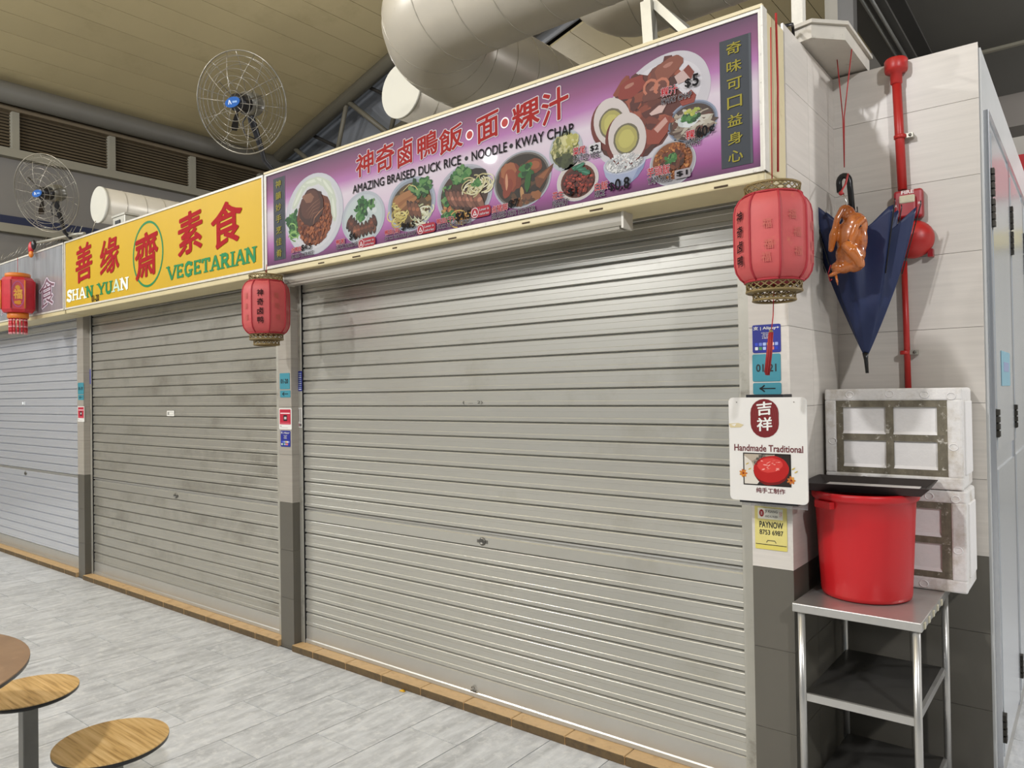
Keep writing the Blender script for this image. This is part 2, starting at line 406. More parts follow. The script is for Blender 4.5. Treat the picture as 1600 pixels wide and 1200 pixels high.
# steel roof truss along the bay edge
m_tr=mat('truss_steel','6b6658',.5,noise=.06,scale=3)
tr=empty('roof_truss',(XF,7.95,roof_z(XF)-.2),'grey steel tube roof truss rising under the plank ceiling behind the ducts','truss')
def tpt(x,dz,dy=0): return (x-XF,dy,.3*(x-XF)+.2+dz)
MB().tube([tpt(XF+.2,-.14),tpt(4,-.14)],.11,10).build('top_chord',m_tr,tr)
MB().tube([tpt(XF+.6,-1.12,.25),tpt(4,-1.12,.25)],.09,10).build('bottom_chord',m_tr,tr)
x=XF+.8;k=0
while x<1:
    MB().tube([tpt(x,-.18),tpt(x+.75,-1.08,.25)],.045,8).build('web',m_tr,tr)
    MB().tube([tpt(x+.75,-1.08,.25),tpt(x+1.5,-.18)],.04,8).build('web',m_tr,tr)
    MB().tube([tpt(x+.4,-.14,.1),tpt(x+.9,-.6,.42)],.03,6).build('web',MATS['roof_void'],tr)
    x+=1.5
# ---- corridor to the right: soffit, beams, lintel, end wall
m_soff=mat('grey_soffit','57544d',.8,noise=.04,scale=2)
so=MB().box(-1.15,6,3.85,6.0,3.84,3.95).build('ceiling_corridor',m_soff); tag(so,kind='structure')
li=MB().box(-3,6,6.0,6.25,3.50,3.84).build('wall_corridor_lintel',mat('dark_lintel','4d4a44',.8,noise=.05,scale=2)); tag(li,kind='structure')
MB().box(-3,6,5.97,6.0,3.82,3.86).build('lintel_edge',m_band,li)
MB().box(-3,6,5.98,6.25,3.28,3.50).build('lower_beam',mat('taupe_beam','77716a',.7,noise=.05,scale=2),li)
rw_=MB().box(4.2,4.35,1.0,11.5,0,3.8).build('wall_corridor_opposite',mat('pale_opposite_wall','d6d7d6',.5,noise=.05,scale=1.2)); tag(rw_,kind='structure')
ew=MB().box(-4,6,11.5,11.7,0,5).build('wall_corridor_end',mat('pale_end_wall','b6b4ad',.6)); tag(ew,kind='structure')
MB().box(-4,6,11.3,11.5,3.95,4.45).build('red_fascia',mat('red_fascia','b8222a',.5),ew)
MB().box(-4,6,11.3,11.5,3.3,3.5).build('yellow_fascia',mat('yellow_fascia','b9a52a',.5),ew)
# I-beam running into the corridor above the recess
m_ib=mat('dark_steel_beam','403e3a',.45,noise=.06,scale=5)
ib=empty('steel_beam',(-.95,3.1,3.6),'dark steel I-beam running back above the tiled recess','beam')
MB().box(-.10,.10,0,2.9,0,.018).build('bottom_flange',m_ib,ib)
MB().box(-.10,.10,0,2.9,.222,.24).build('top_flange',m_ib,ib)
MB().box(-.008,.008,0,2.9,.018,.222).build('web',m_ib,ib)
MB().tube([(.06,0,-.03),(.06,2.9,-.03)],.010,8).build('conduit',mat('galvanised','9a9a96',.35,.8),ib)
MB().tube([(.02,0,-.03),(.02,2.9,-.03)],.010,8).build('conduit',MATS['galvanised'],ib)
# ================================================================== ROLLER SHUTTERS
YSH=D+.066
m_sh=mat('aluminium_slat','b6b4ab',.30,.55,noise=.035,scale=1.4,stretch=(.4,1,3),dirt='97917f',dirt_scale=.9,dirt_lo=.56,dirt_hi=.85)
m_sh2=mat('aluminium_slat_cool_lit','cfd2d8',.27,.55,noise=.03,scale=1.4,stretch=(.4,1,3))  # cool tint painted in for the bluish light on the left shutter
m_sh1=mat('aluminium_slat_grimy','aba89e',.30,.55,noise=.05,scale=1.8,stretch=(.8,1,2),dirt='736d60',dirt_scale=1.2,dirt_lo=.50,dirt_hi=.8)
m_rail=mat('rail_aluminium','b0ada2',.45,.4,noise=.08,scale=6,dirt='6f695c',dirt_scale=7,dirt_lo=.55,dirt_hi=.8)
m_bright=mat('bright_bottom_rail','b9b7b0',.32,.6,noise=.04,scale=3)
m_black=mat('black_gap','0c0c0b',.8)
m_lock=mat('lock_steel','77756f',.3,.9)
P_=.077
def slat_mesh(p,L):
    prof=[(.0124,0),(.0115,.0),(.0115,.0034),(-.004,.0042),(-.006,.0062),(-.006,.022),(-.0055,.0229),(-.0047,.0238),(-.0037,.0246),(-.0037,.0508),(-.0045,.0525),(-.0045,.0695),(-.0038,.0707),(-.0026,.0720),(-.0006,.0735),(.0060,p-.0016),(.0115,p),(.0124,p)]
    prof=[(y,z*(p/P_) if z<.0735 else z) for y,z in prof]
    me=MB().extrude_x(prof,-L/2,L/2).mesh('slat'); return me
L0=2.87
sl_hi=slat_mesh(P_,L0); sl_lo=slat_mesh(.0806,L0)
def shutter(cx,L,label,msl,first=False,sx=None):
    t=empty('roller_shutter',(cx,YSH,.04),label,'shutter',None)
    for me in (sl_hi,sl_lo):
        pass
    hi=sl_hi.copy(); lo=sl_lo.copy(); hi.materials.append(msl); lo.materials.append(msl)
    def put(name,me,z): 
        o=link(name,me,None,t,(0,0,z-.04)); o.scale=(L/L0,1,1)
    z=.145
    for k in range(8): put('slat',lo,z); z+=.0806
    for k in range(20):
        put('slat',hi,.868+k*P_)
    MB().extrude_x([(.012,0),(-.010,0),(-.012,.004),(-.010,.020),(-.006,.026),(-.006,.100),(0,.105),(.012,.105)],-L/2,L/2).build('bottom_rail',m_bright,t)
    MB().extrude_x([(.012,.750),(-.006,.7515),(-.006,.800),(-.002,.8045),(.012,.8045)],-L/2,L/2).build('lock_rail',msl,t)
    MB().extrude_x([(.012,.8045),(.005,.8045),(.005,.8150),(-.004,.8170),(-.006,.820),(-.005,.8255),(.006,.828),(.012,.828)],-L/2,L/2).build('joint_rail',m_bright,t)
    MB().extrude_x([(.016,0),(.0125,0),(.0125,2.37),(.016,2.37)],-L/2,L/2).build('backing',m_black,t)
    lk=MB().lathe([(.020,0),(.020,.004),(.012,.009),(.011,.006),(.0,.006)],n=18).mesh('lock')
    o=link('lock',lk,m_lock,t,(0.06*L/2.8,-.006,.778),(PI/2,0,0))
    ear=MB().box(-.034,.034,-.001,.001,-.008,.008).build('lock_plate',m_lock,t,(0.06*L/2.8,-.007,.778))
    # guide rails
    for s in(-1,1):
        x=s*(L/2+.028)
        rl=MB().box(x-.034,x+.034,-.014,.03,0,2.40).build('guide_rail',m_rail,t)
        MB().box(x-s*.034-.003,x-s*.034+.003,-.013,.012,0,2.38).build('guide_lip',m_black if s<0 else m_rail,t)
    return t
sh1=shutter((-3.832-1.066)/2,2.766,'wide closed grey roller shutter under the purple duck rice sign',m_sh)
sh2=shutter((-6.823-4.085)/2,2.738,'closed grey roller shutter under the yellow vegetarian sign',m_sh1)
sh3=shutter((-9.80-7.07)/2,2.73,'grey roller shutter in bluish light at the left edge under the silver sign',m_sh2)
# small latch eye on bottom rail of the wide shutter
lt=MB().tube(arc((0,0,.012),.010,0,PI,8),.0025,6); lt.box(-.016,.016,-.004,.004,-.002,.003)
p=on(1,YSH-.012,740,1092); lt.build('latch',m_lock,sh1,(p.x-sh1.location.x,-.014,.032))
# engraved maker plates
m_ink=mat('faded_ink','4a4943',.7)
def marks(t,px,py,w,body):
    p=on(1,YSH-.005,px,py)
    o=lettering('maker_mark',body,(p.x-w/2,YSH-.0075,p.z),(p.x+w/2,YSH-.0075,p.z),.018,m_ink,t,lift=.001)
marks(sh1,739,632,.13,'(  ...  2)')
pp=on(1,YSH-.006,267,646)
pr=Print((pp.x,YSH-.0075,pp.z)); pr.rect(-.055,.055,-.020,.020,'e4e2da',.004); pr.rect(-.045,.045,-.012,.012,'8b8b86'); pr.rect(-.020,.042,-.009,.009,'d5d3cb')
pr.build('maker_sticker',sh2)
pp=on(1,YSH-.006,38,630)
pr=Print((pp.x,YSH-.0075,pp.z)); pr.rect(-.05,-.01,-.012,.012,'e9ecee',.003); pr.rect(.01,.03,-.015,.015,'e0e3e6',.003); pr.build('maker_sticker',sh3)
# ================================================================== SHOP SIGNS
YF=2.493; ZB,ZTOP=2.287,2.846
m_cream=mat('cream_sign_metal','c4b78f',.45,noise=.06,scale=5,dirt='8f7a48',dirt_scale=5,dirt_lo=.60,dirt_hi=.85)
m_edge=mat('white_sign_trim','c9c5ba',.4,noise=.07,scale=25,dirt='77705f',dirt_scale=40,dirt_lo=.6,dirt_hi=.75)
m_rust=mat('rust_patch','3c2c17',.8)
m_red=mat('brush_red','8a2523',.7,spec=.12); m_red2=mat('sign_red','9a1a20',.7,spec=.12); m_white=mat('print_white','b4aeb2',.7,spec=.15)
m_blk=mat('print_black','0c0a0d',.7,spec=.15); m_green=mat('sign_green','147a45',.7,spec=.12); m_gold=mat('plaque_gold','857c30',.6,spec=.15)
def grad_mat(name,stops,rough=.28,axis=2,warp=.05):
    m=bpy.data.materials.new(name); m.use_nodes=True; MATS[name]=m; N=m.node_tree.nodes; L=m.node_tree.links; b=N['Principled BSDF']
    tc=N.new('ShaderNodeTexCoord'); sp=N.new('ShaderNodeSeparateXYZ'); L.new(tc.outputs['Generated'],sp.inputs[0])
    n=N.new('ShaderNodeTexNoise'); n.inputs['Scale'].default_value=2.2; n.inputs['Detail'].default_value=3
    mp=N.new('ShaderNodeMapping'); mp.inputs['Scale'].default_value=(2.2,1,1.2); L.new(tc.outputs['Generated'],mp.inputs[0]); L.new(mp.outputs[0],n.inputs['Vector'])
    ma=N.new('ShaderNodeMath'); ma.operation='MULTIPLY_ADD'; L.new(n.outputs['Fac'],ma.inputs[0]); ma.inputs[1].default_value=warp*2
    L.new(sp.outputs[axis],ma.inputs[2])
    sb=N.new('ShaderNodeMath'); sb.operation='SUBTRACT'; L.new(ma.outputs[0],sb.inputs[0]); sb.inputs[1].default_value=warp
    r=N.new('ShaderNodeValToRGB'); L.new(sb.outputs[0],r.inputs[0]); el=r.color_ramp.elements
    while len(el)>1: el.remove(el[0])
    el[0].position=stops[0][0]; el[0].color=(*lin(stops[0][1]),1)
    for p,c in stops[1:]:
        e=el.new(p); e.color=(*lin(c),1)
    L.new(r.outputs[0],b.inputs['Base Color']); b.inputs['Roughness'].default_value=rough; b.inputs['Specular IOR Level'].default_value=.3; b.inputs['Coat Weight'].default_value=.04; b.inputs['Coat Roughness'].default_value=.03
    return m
def signbox(name,x0,x1,label,mpanel,trim=.016):
    t=empty(name,(x0,YF,ZB),label,'sign'); W=x1-x0; H=ZTOP-ZB; dp=D-YF
    MB().box(0,W,.02,dp+.02,0,H,bev=.006).build('box',m_cream,t)
    fr=MB()
    fr.box(0,W,0,.03,0,trim); fr.box(0,W,0,.03,H-trim,H); fr.box(0,trim,0,.03,trim+.0002,H-trim-.0002); fr.box(W-trim,W,0,.03,trim+.0002,H-trim-.0002)
    fr.build('trim',m_edge,t)
    MB().box(trim,W-trim,.006,.019,trim,H-trim).build('panel',mpanel,t)
    MB().box(.004,W-.004,.008,dp-.004,-.034,.001,bev=.006).build('lower_lip',m_cream,t)
    return t
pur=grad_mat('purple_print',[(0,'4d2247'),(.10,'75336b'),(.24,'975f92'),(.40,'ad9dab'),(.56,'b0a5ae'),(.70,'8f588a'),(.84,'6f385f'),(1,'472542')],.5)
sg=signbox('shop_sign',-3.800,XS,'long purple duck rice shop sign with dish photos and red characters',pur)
SX=XS
SGI=Matrix.Translation(-sg.location)
def sp(px,py): return on(1,YF+.006,px,py)
YP=YF+.006
# double trim line on top and end post
MB().box(0,SX+3.8,-.004,.012,ZTOP-ZB-.004,ZTOP-ZB+.008).build('top_rail',m_cream,sg)
MB().box(SX+3.8-.004,SX+3.8+.003,-.008,.035,0,ZTOP-ZB).build('end_strip',m_edge,sg)
for px,py,wd in((500,403,.05),(555,394,.06),(615,380,.03),(705,366,.05),(820,339,.04),(930,322,.06),(1125,281,.05)):
    p=on(1,YF,px,py+3)
    MB().box(-wd/2,wd/2,-.001,.002,0,.006).build('rust_spot',m_rust,sg,(p.x-sg.location.x,.0065,-.028+random.uniform(0,.012)))
# main title, brush characters with pale outline
for ch,(x0,x1,y0,y1) in (('神',(557,584,234,278)),('奇',(588,616,222,272)),('鹵',(622,645,213,263)),('鴨',(653,684,204,250)),('飯',(687,723,195,242)),
                         ('面',(746,779,175,224)),('粿',(801,843,154,208)),('汁',(847,888,134,196))):
    a=sp(x0,(y0+y1)/2); b=sp(x1,(y0+y1)/2); lo=sp((x0+x1)/2,y1).z; hi=sp((x0+x1)/2,y0).z
    h=(hi-lo)*.80; rs=.14
    lettering('title_character',ch,(a.x,YP,lo+.008),(b.x,YP,lo+.008),h,m_red,sg,off=.020,outline=.030,om=m_white,rise=rs,lift=.0022)
for px,py in((734,211),(789,192)):
    p=sp(px,py); pr=Print((p.x,YP,p.z)); pr.ell(0,0,.024,.024,'ded8dc'); pr.ell(0,0,.018,.018,'9a2f2c'); pr.build('title_dot',sg)
a=sp(552,301);b=sp(897,211)
for body,u0,u1 in(('AMAZING BRAISED DUCK RICE',552,721),('NOODLE',738,793),('KWAY CHAP',807,897)):
    yy=lambda u:301+(u-552)*(211-301)/(345)
    q0=sp(u0,yy(u0));q1=sp(u1,yy(u1)); zz=(a.z+b.z)/2
    lettering('subtitle',body,(q0.x,YP,zz),(q1.x,YP,zz),.042,m_blk,sg,off=.012,lift=.004)
for u in(729,799):
    q=sp(u,301+(u-552)*(-90/345)); pr=Print((q.x,YP,zz+.02)); pr.ell(0,0,.010,.010,'121014'); pr.build('subtitle_dot',sg)
# dark plaques with gilt characters
def plaque(x0,x1,yt0,yt1,yb0,yb1,chars):
    a=sp(x0,yt0);b=sp(x1,yt1);c=sp(x0,yb0);d=sp(x1,yb1)
    xa=(a.x+c.x)/2;xb=(b.x+d.x)/2;zt=(a.z+b.z)/2;zb=(c.z+d.z)/2
    pr=Print((xa,YP,zb)); pr.rect(0,xb-xa,0,zt-zb,'2c3137'); pr.rect((xb-xa)*.93,xb-xa,0,zt-zb,'40454b'); pl=pr.build('plaque',sg)
    n=len(chars);st=(zt-zb)/(n+.15);wd=(xb-xa)*.46
    for i,ch in enumerate(chars):
        z=zt-st*(i+.92); xc=(xa+xb)/2-.004
        lettering('plaque_character',ch,(xc-wd/2,YP,z),(xc+wd/2,YP,z),st*.64,m_gold,pl,lift=.004,off=.012,rise=.06,inv=SGI)
plaque(428,446,280,274,409,403,'神韻妙手烹佳肴')
plaque(1126,1175,66,50,266,254,'奇味可口益身心')
Print.gain=.58
# ---- dish photographs
R_=random.uniform
def shade(c,k): return tuple(max(0,min(255,int(v*k))) for v in c)
class Dish:
    def __init__(s,cx,cy,l,r,t,b):
        c=sp(cx,cy); s.rx=(sp(r,cy).x-sp(l,cy).x)/2; s.rz=(sp(cx,t).z-sp(cx,b).z)/2
        xc=(sp(r,cy).x+sp(l,cy).x)/2; zc=(sp(cx,t).z+sp(cx,b).z)/2
        s.p=Print((xc,YP,zc),lift=.0010); s.ro=0
    def M(s,pts): return [(a*s.rx,b*s.rz) for a,b in pts]
    def ell(s,cx,cy,rx,ry,col,rot=0,n=18,jit=0):
        c,si=math.cos(rot),math.sin(rot);P=[]
        for i in range(n):
            a=2*PI*i/n;k=1+R_(-jit,jit);x=rx*math.cos(a)*k;y=ry*math.sin(a)*k;P.append((cx+x*c-y*si,cy+x*si+y*c))
        s.p.poly(s.M(P),col)
    def poly(s,pts,col): s.p.poly(s.M(pts),col)
    def st(s,pts,w,col,taper=False): s.p.stroke(s.M(pts),w*(s.rx+s.rz)/2,col,taper)
    def plate(s,rim='cfd0d6',inn='d9d9dd',k=.86): s.ell(0,0,1,1,shade((190,190,205),1),n=40); s.ell(0,.01,.985,.985,rim,n=40); s.ell(0,0,k,k,inn,n=36)
    def scat(s,n,cx,cy,rx,ry,cols,sz,asp=1,rot=None,jit=.2,nn=7):
        for i in range(n):
            a=R_(0,2*PI);q=math.sqrt(R_(0,1));x=cx+rx*q*math.cos(a);y=cy+ry*q*math.sin(a);k=R_(.6,1.3)
            s.ell(x,y,sz*k*asp,sz*k,random.choice(cols),R_(0,PI) if rot is None else rot+R_(-.3,.3),nn,jit)
    def leaf(s,n,cx,cy,rx,ry):
        s.scat(n,cx,cy,rx,ry,[(38,92,44),(60,118,58),(88,140,74),(28,70,36),(110,150,90)],.075,1.5,None,.35,7)
    def noodles(s,n,cx,cy,rx,ry,cols,w=.045):
        for i in range(n):
            a=R_(0,2*PI);q=math.sqrt(R_(0,1));x=cx+rx*q*math.cos(a);y=cy+ry*q*math.sin(a);r=R_(.12,.3);a0=R_(0,2*PI);sp_=R_(1.5,3.5)
            s.st([(x+r*math.cos(a0+sp_*k/7),y+r*.8*math.sin(a0+sp_*k/7)) for k in range(8)],w,random.choice(cols))
    def slices(s,n,x0,y0,dx,dy,lx,ly,cols,rot):
        for i in range(n):
            c=random.choice(cols);x=x0+dx*i;y=y0+dy*i
            s.ell(x,y,lx,ly,shade(c,.6),rot+R_(-.05,.05),14,.06); s.ell(x-.01,y+.015,lx*.95,ly*.72,c,rot+R_(-.05,.05),14,.06); s.ell(x-.02,y+.04,lx*.8,ly*.18,shade(c,1.35),rot,10,.1)
    def build(s): return s.p.build('dish_picture',sg)
BR=[(92,52,38),(110,62,44),(76,40,30),(128,78,56)]
d=Dish(491,334,447,537,271,398); d.plate()
for x,y,a in((-.35,.72,.55),(.0,.8,.0),(.35,.72,-.5),(-.55,.5,.9),(.62,.35,-1.2),(.68,.0,-1.45),(.5,.55,-.9)): d.ell(x,y,.33,.10,(206,214,196),a,14,.08); d.ell(x,y+.02,.26,.04,(226,232,216),a,10,.05)
d.leaf(40,-.72,-.18,.20,.34); d.noodles(8,-.7,-.35,.15,.25,[(150,190,110),(110,160,80)],.03)
d.ell(.02,-.12,.60,.66,(112,58,36),.1,30,.05); d.scat(220,.05,-.2,.56,.56,[(130,66,36),(150,82,46),(96,46,28),(168,98,58)],.035,1.5)
d.ell(-.06,.18,.42,.46,(70,38,30),-.25,26,.06); d.ell(-.1,.25,.34,.34,(92,52,40),-.25,22,.08); d.ell(-.16,.42,.20,.12,(140,96,74),-.3,14,.2)
for k in range(4): d.st([(-.25+.05*k,.1-.1*k),(0,.25-.08*k),(.25,.34-.1*k)],.02,(140,98,74),True)
d.st([(.0,-.25),(.05,-.1),(.2,0),(.38,.1)],.035,(178,120,88),True); d.build()
d=Dish(568,340,534,602,299,381); d.plate('b9bfc6','c3cbcf',.88); d.ell(0,.0,.80,.80,(196,208,206),n=30); d.scat(60,.15,.2,.5,.5,[(214,222,220),(182,196,192),(206,214,210)],.09)
d.slices(5,-.62,-.05,.10,-.12,.10,.30,BR,-.5); d.slices(6,-.35,-.48,.17,.015,.10,.30,BR,.1); d.slices(2,.42,-.30,.12,.1,.09,.26,BR,.35)
d.leaf(60,-.05,.32,.24,.42); d.leaf(16,.42,.42,.16,.14); d.build()
d=Dish(644,318,606,681,276,361); d.plate('a9b2bf','8f98a3',.9); d.ell(0,-.03,.84,.82,(84,66,40),n=30); d.scat(60,0,0,.7,.7,[(110,84,48),(70,54,34),(136,100,56)],.1,1.6)
d.noodles(34,-.55,-.25,.22,.45,[(206,190,110),(222,208,136),(180,160,86)],.05); d.noodles(26,.5,-.5,.25,.35,[(206,208,176),(226,226,200),(186,190,150)],.05)
for k in range(5): d.ell(-.35+.08*k,.35-.10*k,.42,.10,random.choice([(150,98,58),(130,84,50),(168,116,72)]),.3,14,.15)
d.slices(3,-.02,-.2,.16,-.05,.09,.40,[(120,76,54),(104,64,46)],.35); d.leaf(80,.42,.5,.42,.32); d.st([(-.3,.55),(-.05,.72),(.2,.6),(.3,.45)],.03,(214,198,130)); d.build()
d=Dish(727,303,683,770,257,350); d.plate('b4b6bf','a3a7ae',.93); d.ell(0,0,.86,.84,(70,50,40),n=30); d.ell(.42,.42,.42,.36,(40,36,34),0,20,.05)
d.scat(60,-.5,-.4,.34,.4,[(150,78,48),(176,104,64),(96,110,50),(190,150,90)],.06,1.4); d.leaf(70,-.1,.68,.30,.26); d.leaf(30,-.6,.15,.12,.4); d.leaf(24,-.55,-.65,.2,.12)
d.slices(9,-.50,-.05,.135,-.035,.10,.44,[(126,82,66),(110,70,56),(142,96,78)],.42); d.noodles(40,.45,.2,.38,.22,[(216,210,170),(232,226,196),(190,180,130)],.04); d.leaf(10,.5,.28,.12,.1)
d.noodles(14,-.05,-.75,.3,.12,[(206,170,96),(180,130,70)],.04); d.build()
d=Dish(816,280,771,862,236,325); d.plate('a8acb2','6b655f',.94); d.ell(0,0,.88,.88,(52,44,36),n=34); d.scat(40,.1,-.1,.6,.6,[(70,54,40),(44,38,32),(92,66,44)],.12,1.5)
d.ell(-.38,.18,.40,.55,(122,58,38),.2,24,.08); d.ell(-.45,.42,.28,.28,(164,98,62),.2,18,.1); d.ell(-.40,.10,.22,.40,(148,72,46),.1,18,.08); d.ell(-.48,-.2,.16,.34,(136,60,42),-.3,16,.06); d.ell(-.52,.05,.05,.3,(206,150,116),.0,12,.1)
d.ell(.42,.38,.30,.26,(128,68,42),-.3,18,.1); d.ell(.45,.40,.18,.14,(160,92,58),-.3,14,.1); d.poly([(.45,-.05),(1.08,.30),(1.0,.05),(.62,-.45),(.5,-.35)],(112,66,42)); d.poly([(.55,-.05),(1.0,.22),(.75,-.15)],(150,94,60))
d.ell(.02,-.55,.07,.30,(190,146,96),.1,12,.1); d.ell(.45,-.68,.22,.18,(150,96,58),.2,14,.15); d.scat(24,.0,-.75,.45,.14,[(120,76,50),(150,100,66),(84,58,40)],.09)
d.leaf(26,.18,.28,.20,.22); d.ell(.22,-.1,.10,.36,(44,96,42),-.15,16,.2); d.build()
d=Dish(883,236,858,911,203,268); d.plate('bcc0c6','b9bec2',.95); d.ell(-.05,.02,.80,.78,(104,108,66),n=24); d.scat(170,-.05,.1,.72,.66,[(150,150,92),(176,172,112),(120,122,74),(206,200,150),(92,100,58)],.09,1.7)
d.scat(40,.3,.4,.4,.3,[(196,190,110),(180,176,96),(214,208,150)],.1,1.5); d.scat(50,0,-.5,.5,.22,[(60,68,42),(74,82,50),(50,56,36)],.1,1.6); d.build()
d=Dish(903,283,870,936,251,314); d.plate('d6cfca','d2cac4',.95); d.ell(.02,-.02,.82,.82,(96,44,26),n=26)
d.ell(0,-.1,.74,.70,(70,34,24),n=24)
for k in range(90):
    a=R_(0,2*PI);q=math.sqrt(R_(0,1));x=.02+.7*q*math.cos(a);y=-.06+.68*q*math.sin(a);c=random.choice([(132,48,36),(112,38,30),(150,62,46),(96,34,28)]);ro=R_(0,PI)
    d.ell(x,y,.13,.085,shade(c,.65),ro,12); d.ell(x,y,.115,.07,c,ro,12); d.ell(x-.02,y+.025,.05,.02,shade(c,1.6),ro,8)
for x,y,a in((.0,.62,-.2),(.25,.48,-.4),(.42,.32,-.5),(.15,.7,.4)): d.ell(x,y,.26,.13,(36,104,76),a,16,.2); d.ell(x,y,.2,.05,(76,140,112),a,12,.2)
d.build()
d=Dish(976,263,943,1010,236,290)
d.poly([(-1,.25),(-.9,-.25),(-.65,-.7),(-.3,-.98),(.2,-.98),(.6,-.65),(.88,-.2),(1,.3)],(168,178,204)); d.poly([(.3,-.9),(.6,-.65),(.88,-.2),(1,.3),(.75,.1)],(140,152,186)); d.ell(0,.32,1,.62,(190,196,212),n=30); d.ell(0,.34,.92,.56,(170,172,178),n=26)
d.ell(-.02,.38,.86,.54,(206,206,204),n=26,jit=.03); d.scat(260,-.02,.36,.82,.52,[(226,226,224),(196,198,198),(238,238,236),(178,180,182)],.045,2.2); d.build()
# big kway chap plate (tilted drop shape)
pc=sp(1018,165); big=Print((pc.x,YP,pc.z),lift=.0006)
def bp(px,py): q=sp(px,py); return (q.x-pc.x,q.z-pc.z)
def soft(pts,n=2):
    for _ in range(n):
        pts=[q for i in range(len(pts)) for q in ((pts[i][0]*.75+pts[(i+1)%len(pts)][0]*.25,pts[i][1]*.75+pts[(i+1)%len(pts)][1]*.25),(pts[i][0]*.25+pts[(i+1)%len(pts)][0]*.75,pts[i][1]*.25+pts[(i+1)%len(pts)][1]*.75))]
    return pts
big.poly([bp(*q) for q in soft(((930,205),(938,180),(955,155),(978,130),(1005,104),(1030,88),(1055,79),(1078,79),(1098,90),(1108,108),(1112,130),(1105,160),(1090,190),(1060,225),(1025,245),(985,256),(950,258),(935,245),(927,225)))],(208,204,210))
big.poly([bp(*q) for q in soft(((946,205),(955,165),(985,128),(1025,100),(1065,90),(1095,105),(1098,135),(1075,175),(1030,215),(985,240),(955,235)))],(220,216,221))
def bl(px,py,rx,ry,col,rot=0,jit=.08,n=20):
    x,y=bp(px,py); big.ell(x,y,rx,ry,col,rot,n,jit)
big.poly([bp(*q) for q in((958,165),(962,150),(975,147),(973,133),(999,116),(1012,118),(1020,107),(1034,105),(1038,88),(1050,86),(1053,95),(1060,88),(1063,102),(1056,118),(1054,135),(1072,150),(1088,148),(1085,160),(1060,170),(1050,190),(1045,210),(1035,225),(1010,238),(985,242),(960,235),(945,220),(950,190))],(96,48,40))
for k in range(120):
    q=random.choice([(985,140),(1000,150),(1020,130),(1015,165),(1035,120),(990,185),(1010,200),(1030,190),(1000,225),(975,170),(1045,105),(965,225)])
    bl(q[0]+R_(-14,14),q[1]+R_(-12,12),R_(.02,.05),R_(.012,.025),random.choice([(120,58,44),(140,70,52),(90,44,38),(158,84,62),(104,52,40),(76,40,34)]),R_(-1,1),.2,10)
for q,c in(((986,137),(142,56,46)),((1025,140),(112,62,52)),((1038,112),(118,66,54)),((1046,105),(140,80,62))): bl(*q,.06,.036,c,.3,.14,14); bl(q[0]-2,q[1]-3,.022,.007,(176,120,104),.2,.2,10)
for q in((1017,137),(1034,135)): 
    x,y=bp(*q); big.stroke([(x+.028*math.cos(a/8*5-1),y+.028*math.sin(a/8*5-1)) for a in range(9)],.010,(196,120,94))
big.poly([bp(*q) for q in((1054,120),(1075,103),(1084,112),(1082,122),(1060,132))],(206,178,172)); big.poly([bp(*q) for q in((1068,110),(1076,101),(1085,112),(1080,124))],(132,60,46))
big.poly([bp(*q) for q in((1062,158),(1080,140),(1088,148),(1085,160),(1066,166))],(150,66,52))
big.poly([bp(*q) for q in((1015,178),(1030,165),(1042,163),(1035,176),(1018,181))],(216,186,178)); big.poly([bp(*q) for q in((1018,204),(1040,180),(1046,186),(1044,206),(1030,225),(1012,226),(1004,200))],(150,70,54)); big.poly([bp(*q) for q in((1022,202),(1040,183),(1044,190),(1028,208))],(206,160,148))
for cx,cy,ro in((957,191,.45),(980,215,.35)):
    bl(cx-2,cy+5,.088,.108,(110,46,38),ro,0,28); bl(cx,cy,.080,.100,(214,204,200),ro,0,28); bl(cx-1,cy+2,.056,.060,(112,106,84),ro,.02,24); bl(cx-1,cy+2,.048,.052,(176,168,96),ro,.02,24); bl(cx-1,cy+2,.034,.036,(196,188,106),ro,.05,18)
big.build('dish_picture',sg)
d=Dish(1082,190,1042,1122,157,224); d.plate('8f9ab0','6d7688',.93); d.ell(0,0,.88,.84,(74,58,52),n=28); d.scat(90,0,-.1,.75,.65,[(120,104,92),(90,70,60),(146,132,116),(100,60,48),(180,168,150)],.1,2.2)
for k in range(18): d.ell(R_(-.6,.7),R_(-.5,.6),.3,.07,random.choice([(190,182,164),(150,134,118),(206,200,186)]),R_(-.9,.9),12,.2)
d.ell(-.12,.12,.46,.34,(200,206,206),.1,20,.12); d.ell(-.05,.0,.3,.2,(222,226,226),.1,16,.15); d.leaf(46,-.05,.2,.34,.2); d.scat(12,.05,.45,.3,.15,[(196,196,90),(170,180,80)],.07,1.6); d.build()
d=Dish(1051,254,1015,1088,219,290); d.plate('c2c1c6','a9a7ab',.95); d.ell(0,.08,.86,.82,(134,76,36),n=28); d.scat(260,0,.1,.8,.74,[(168,98,46),(190,118,58),(140,74,34),(206,140,78)],.04,1.7); d.scat(120,0,.1,.5,.4,[(84,44,30),(104,54,34),(70,40,28),(124,66,40)],.08,1.5); d.leaf(22,-.05,.2,.25,.2); d.build()
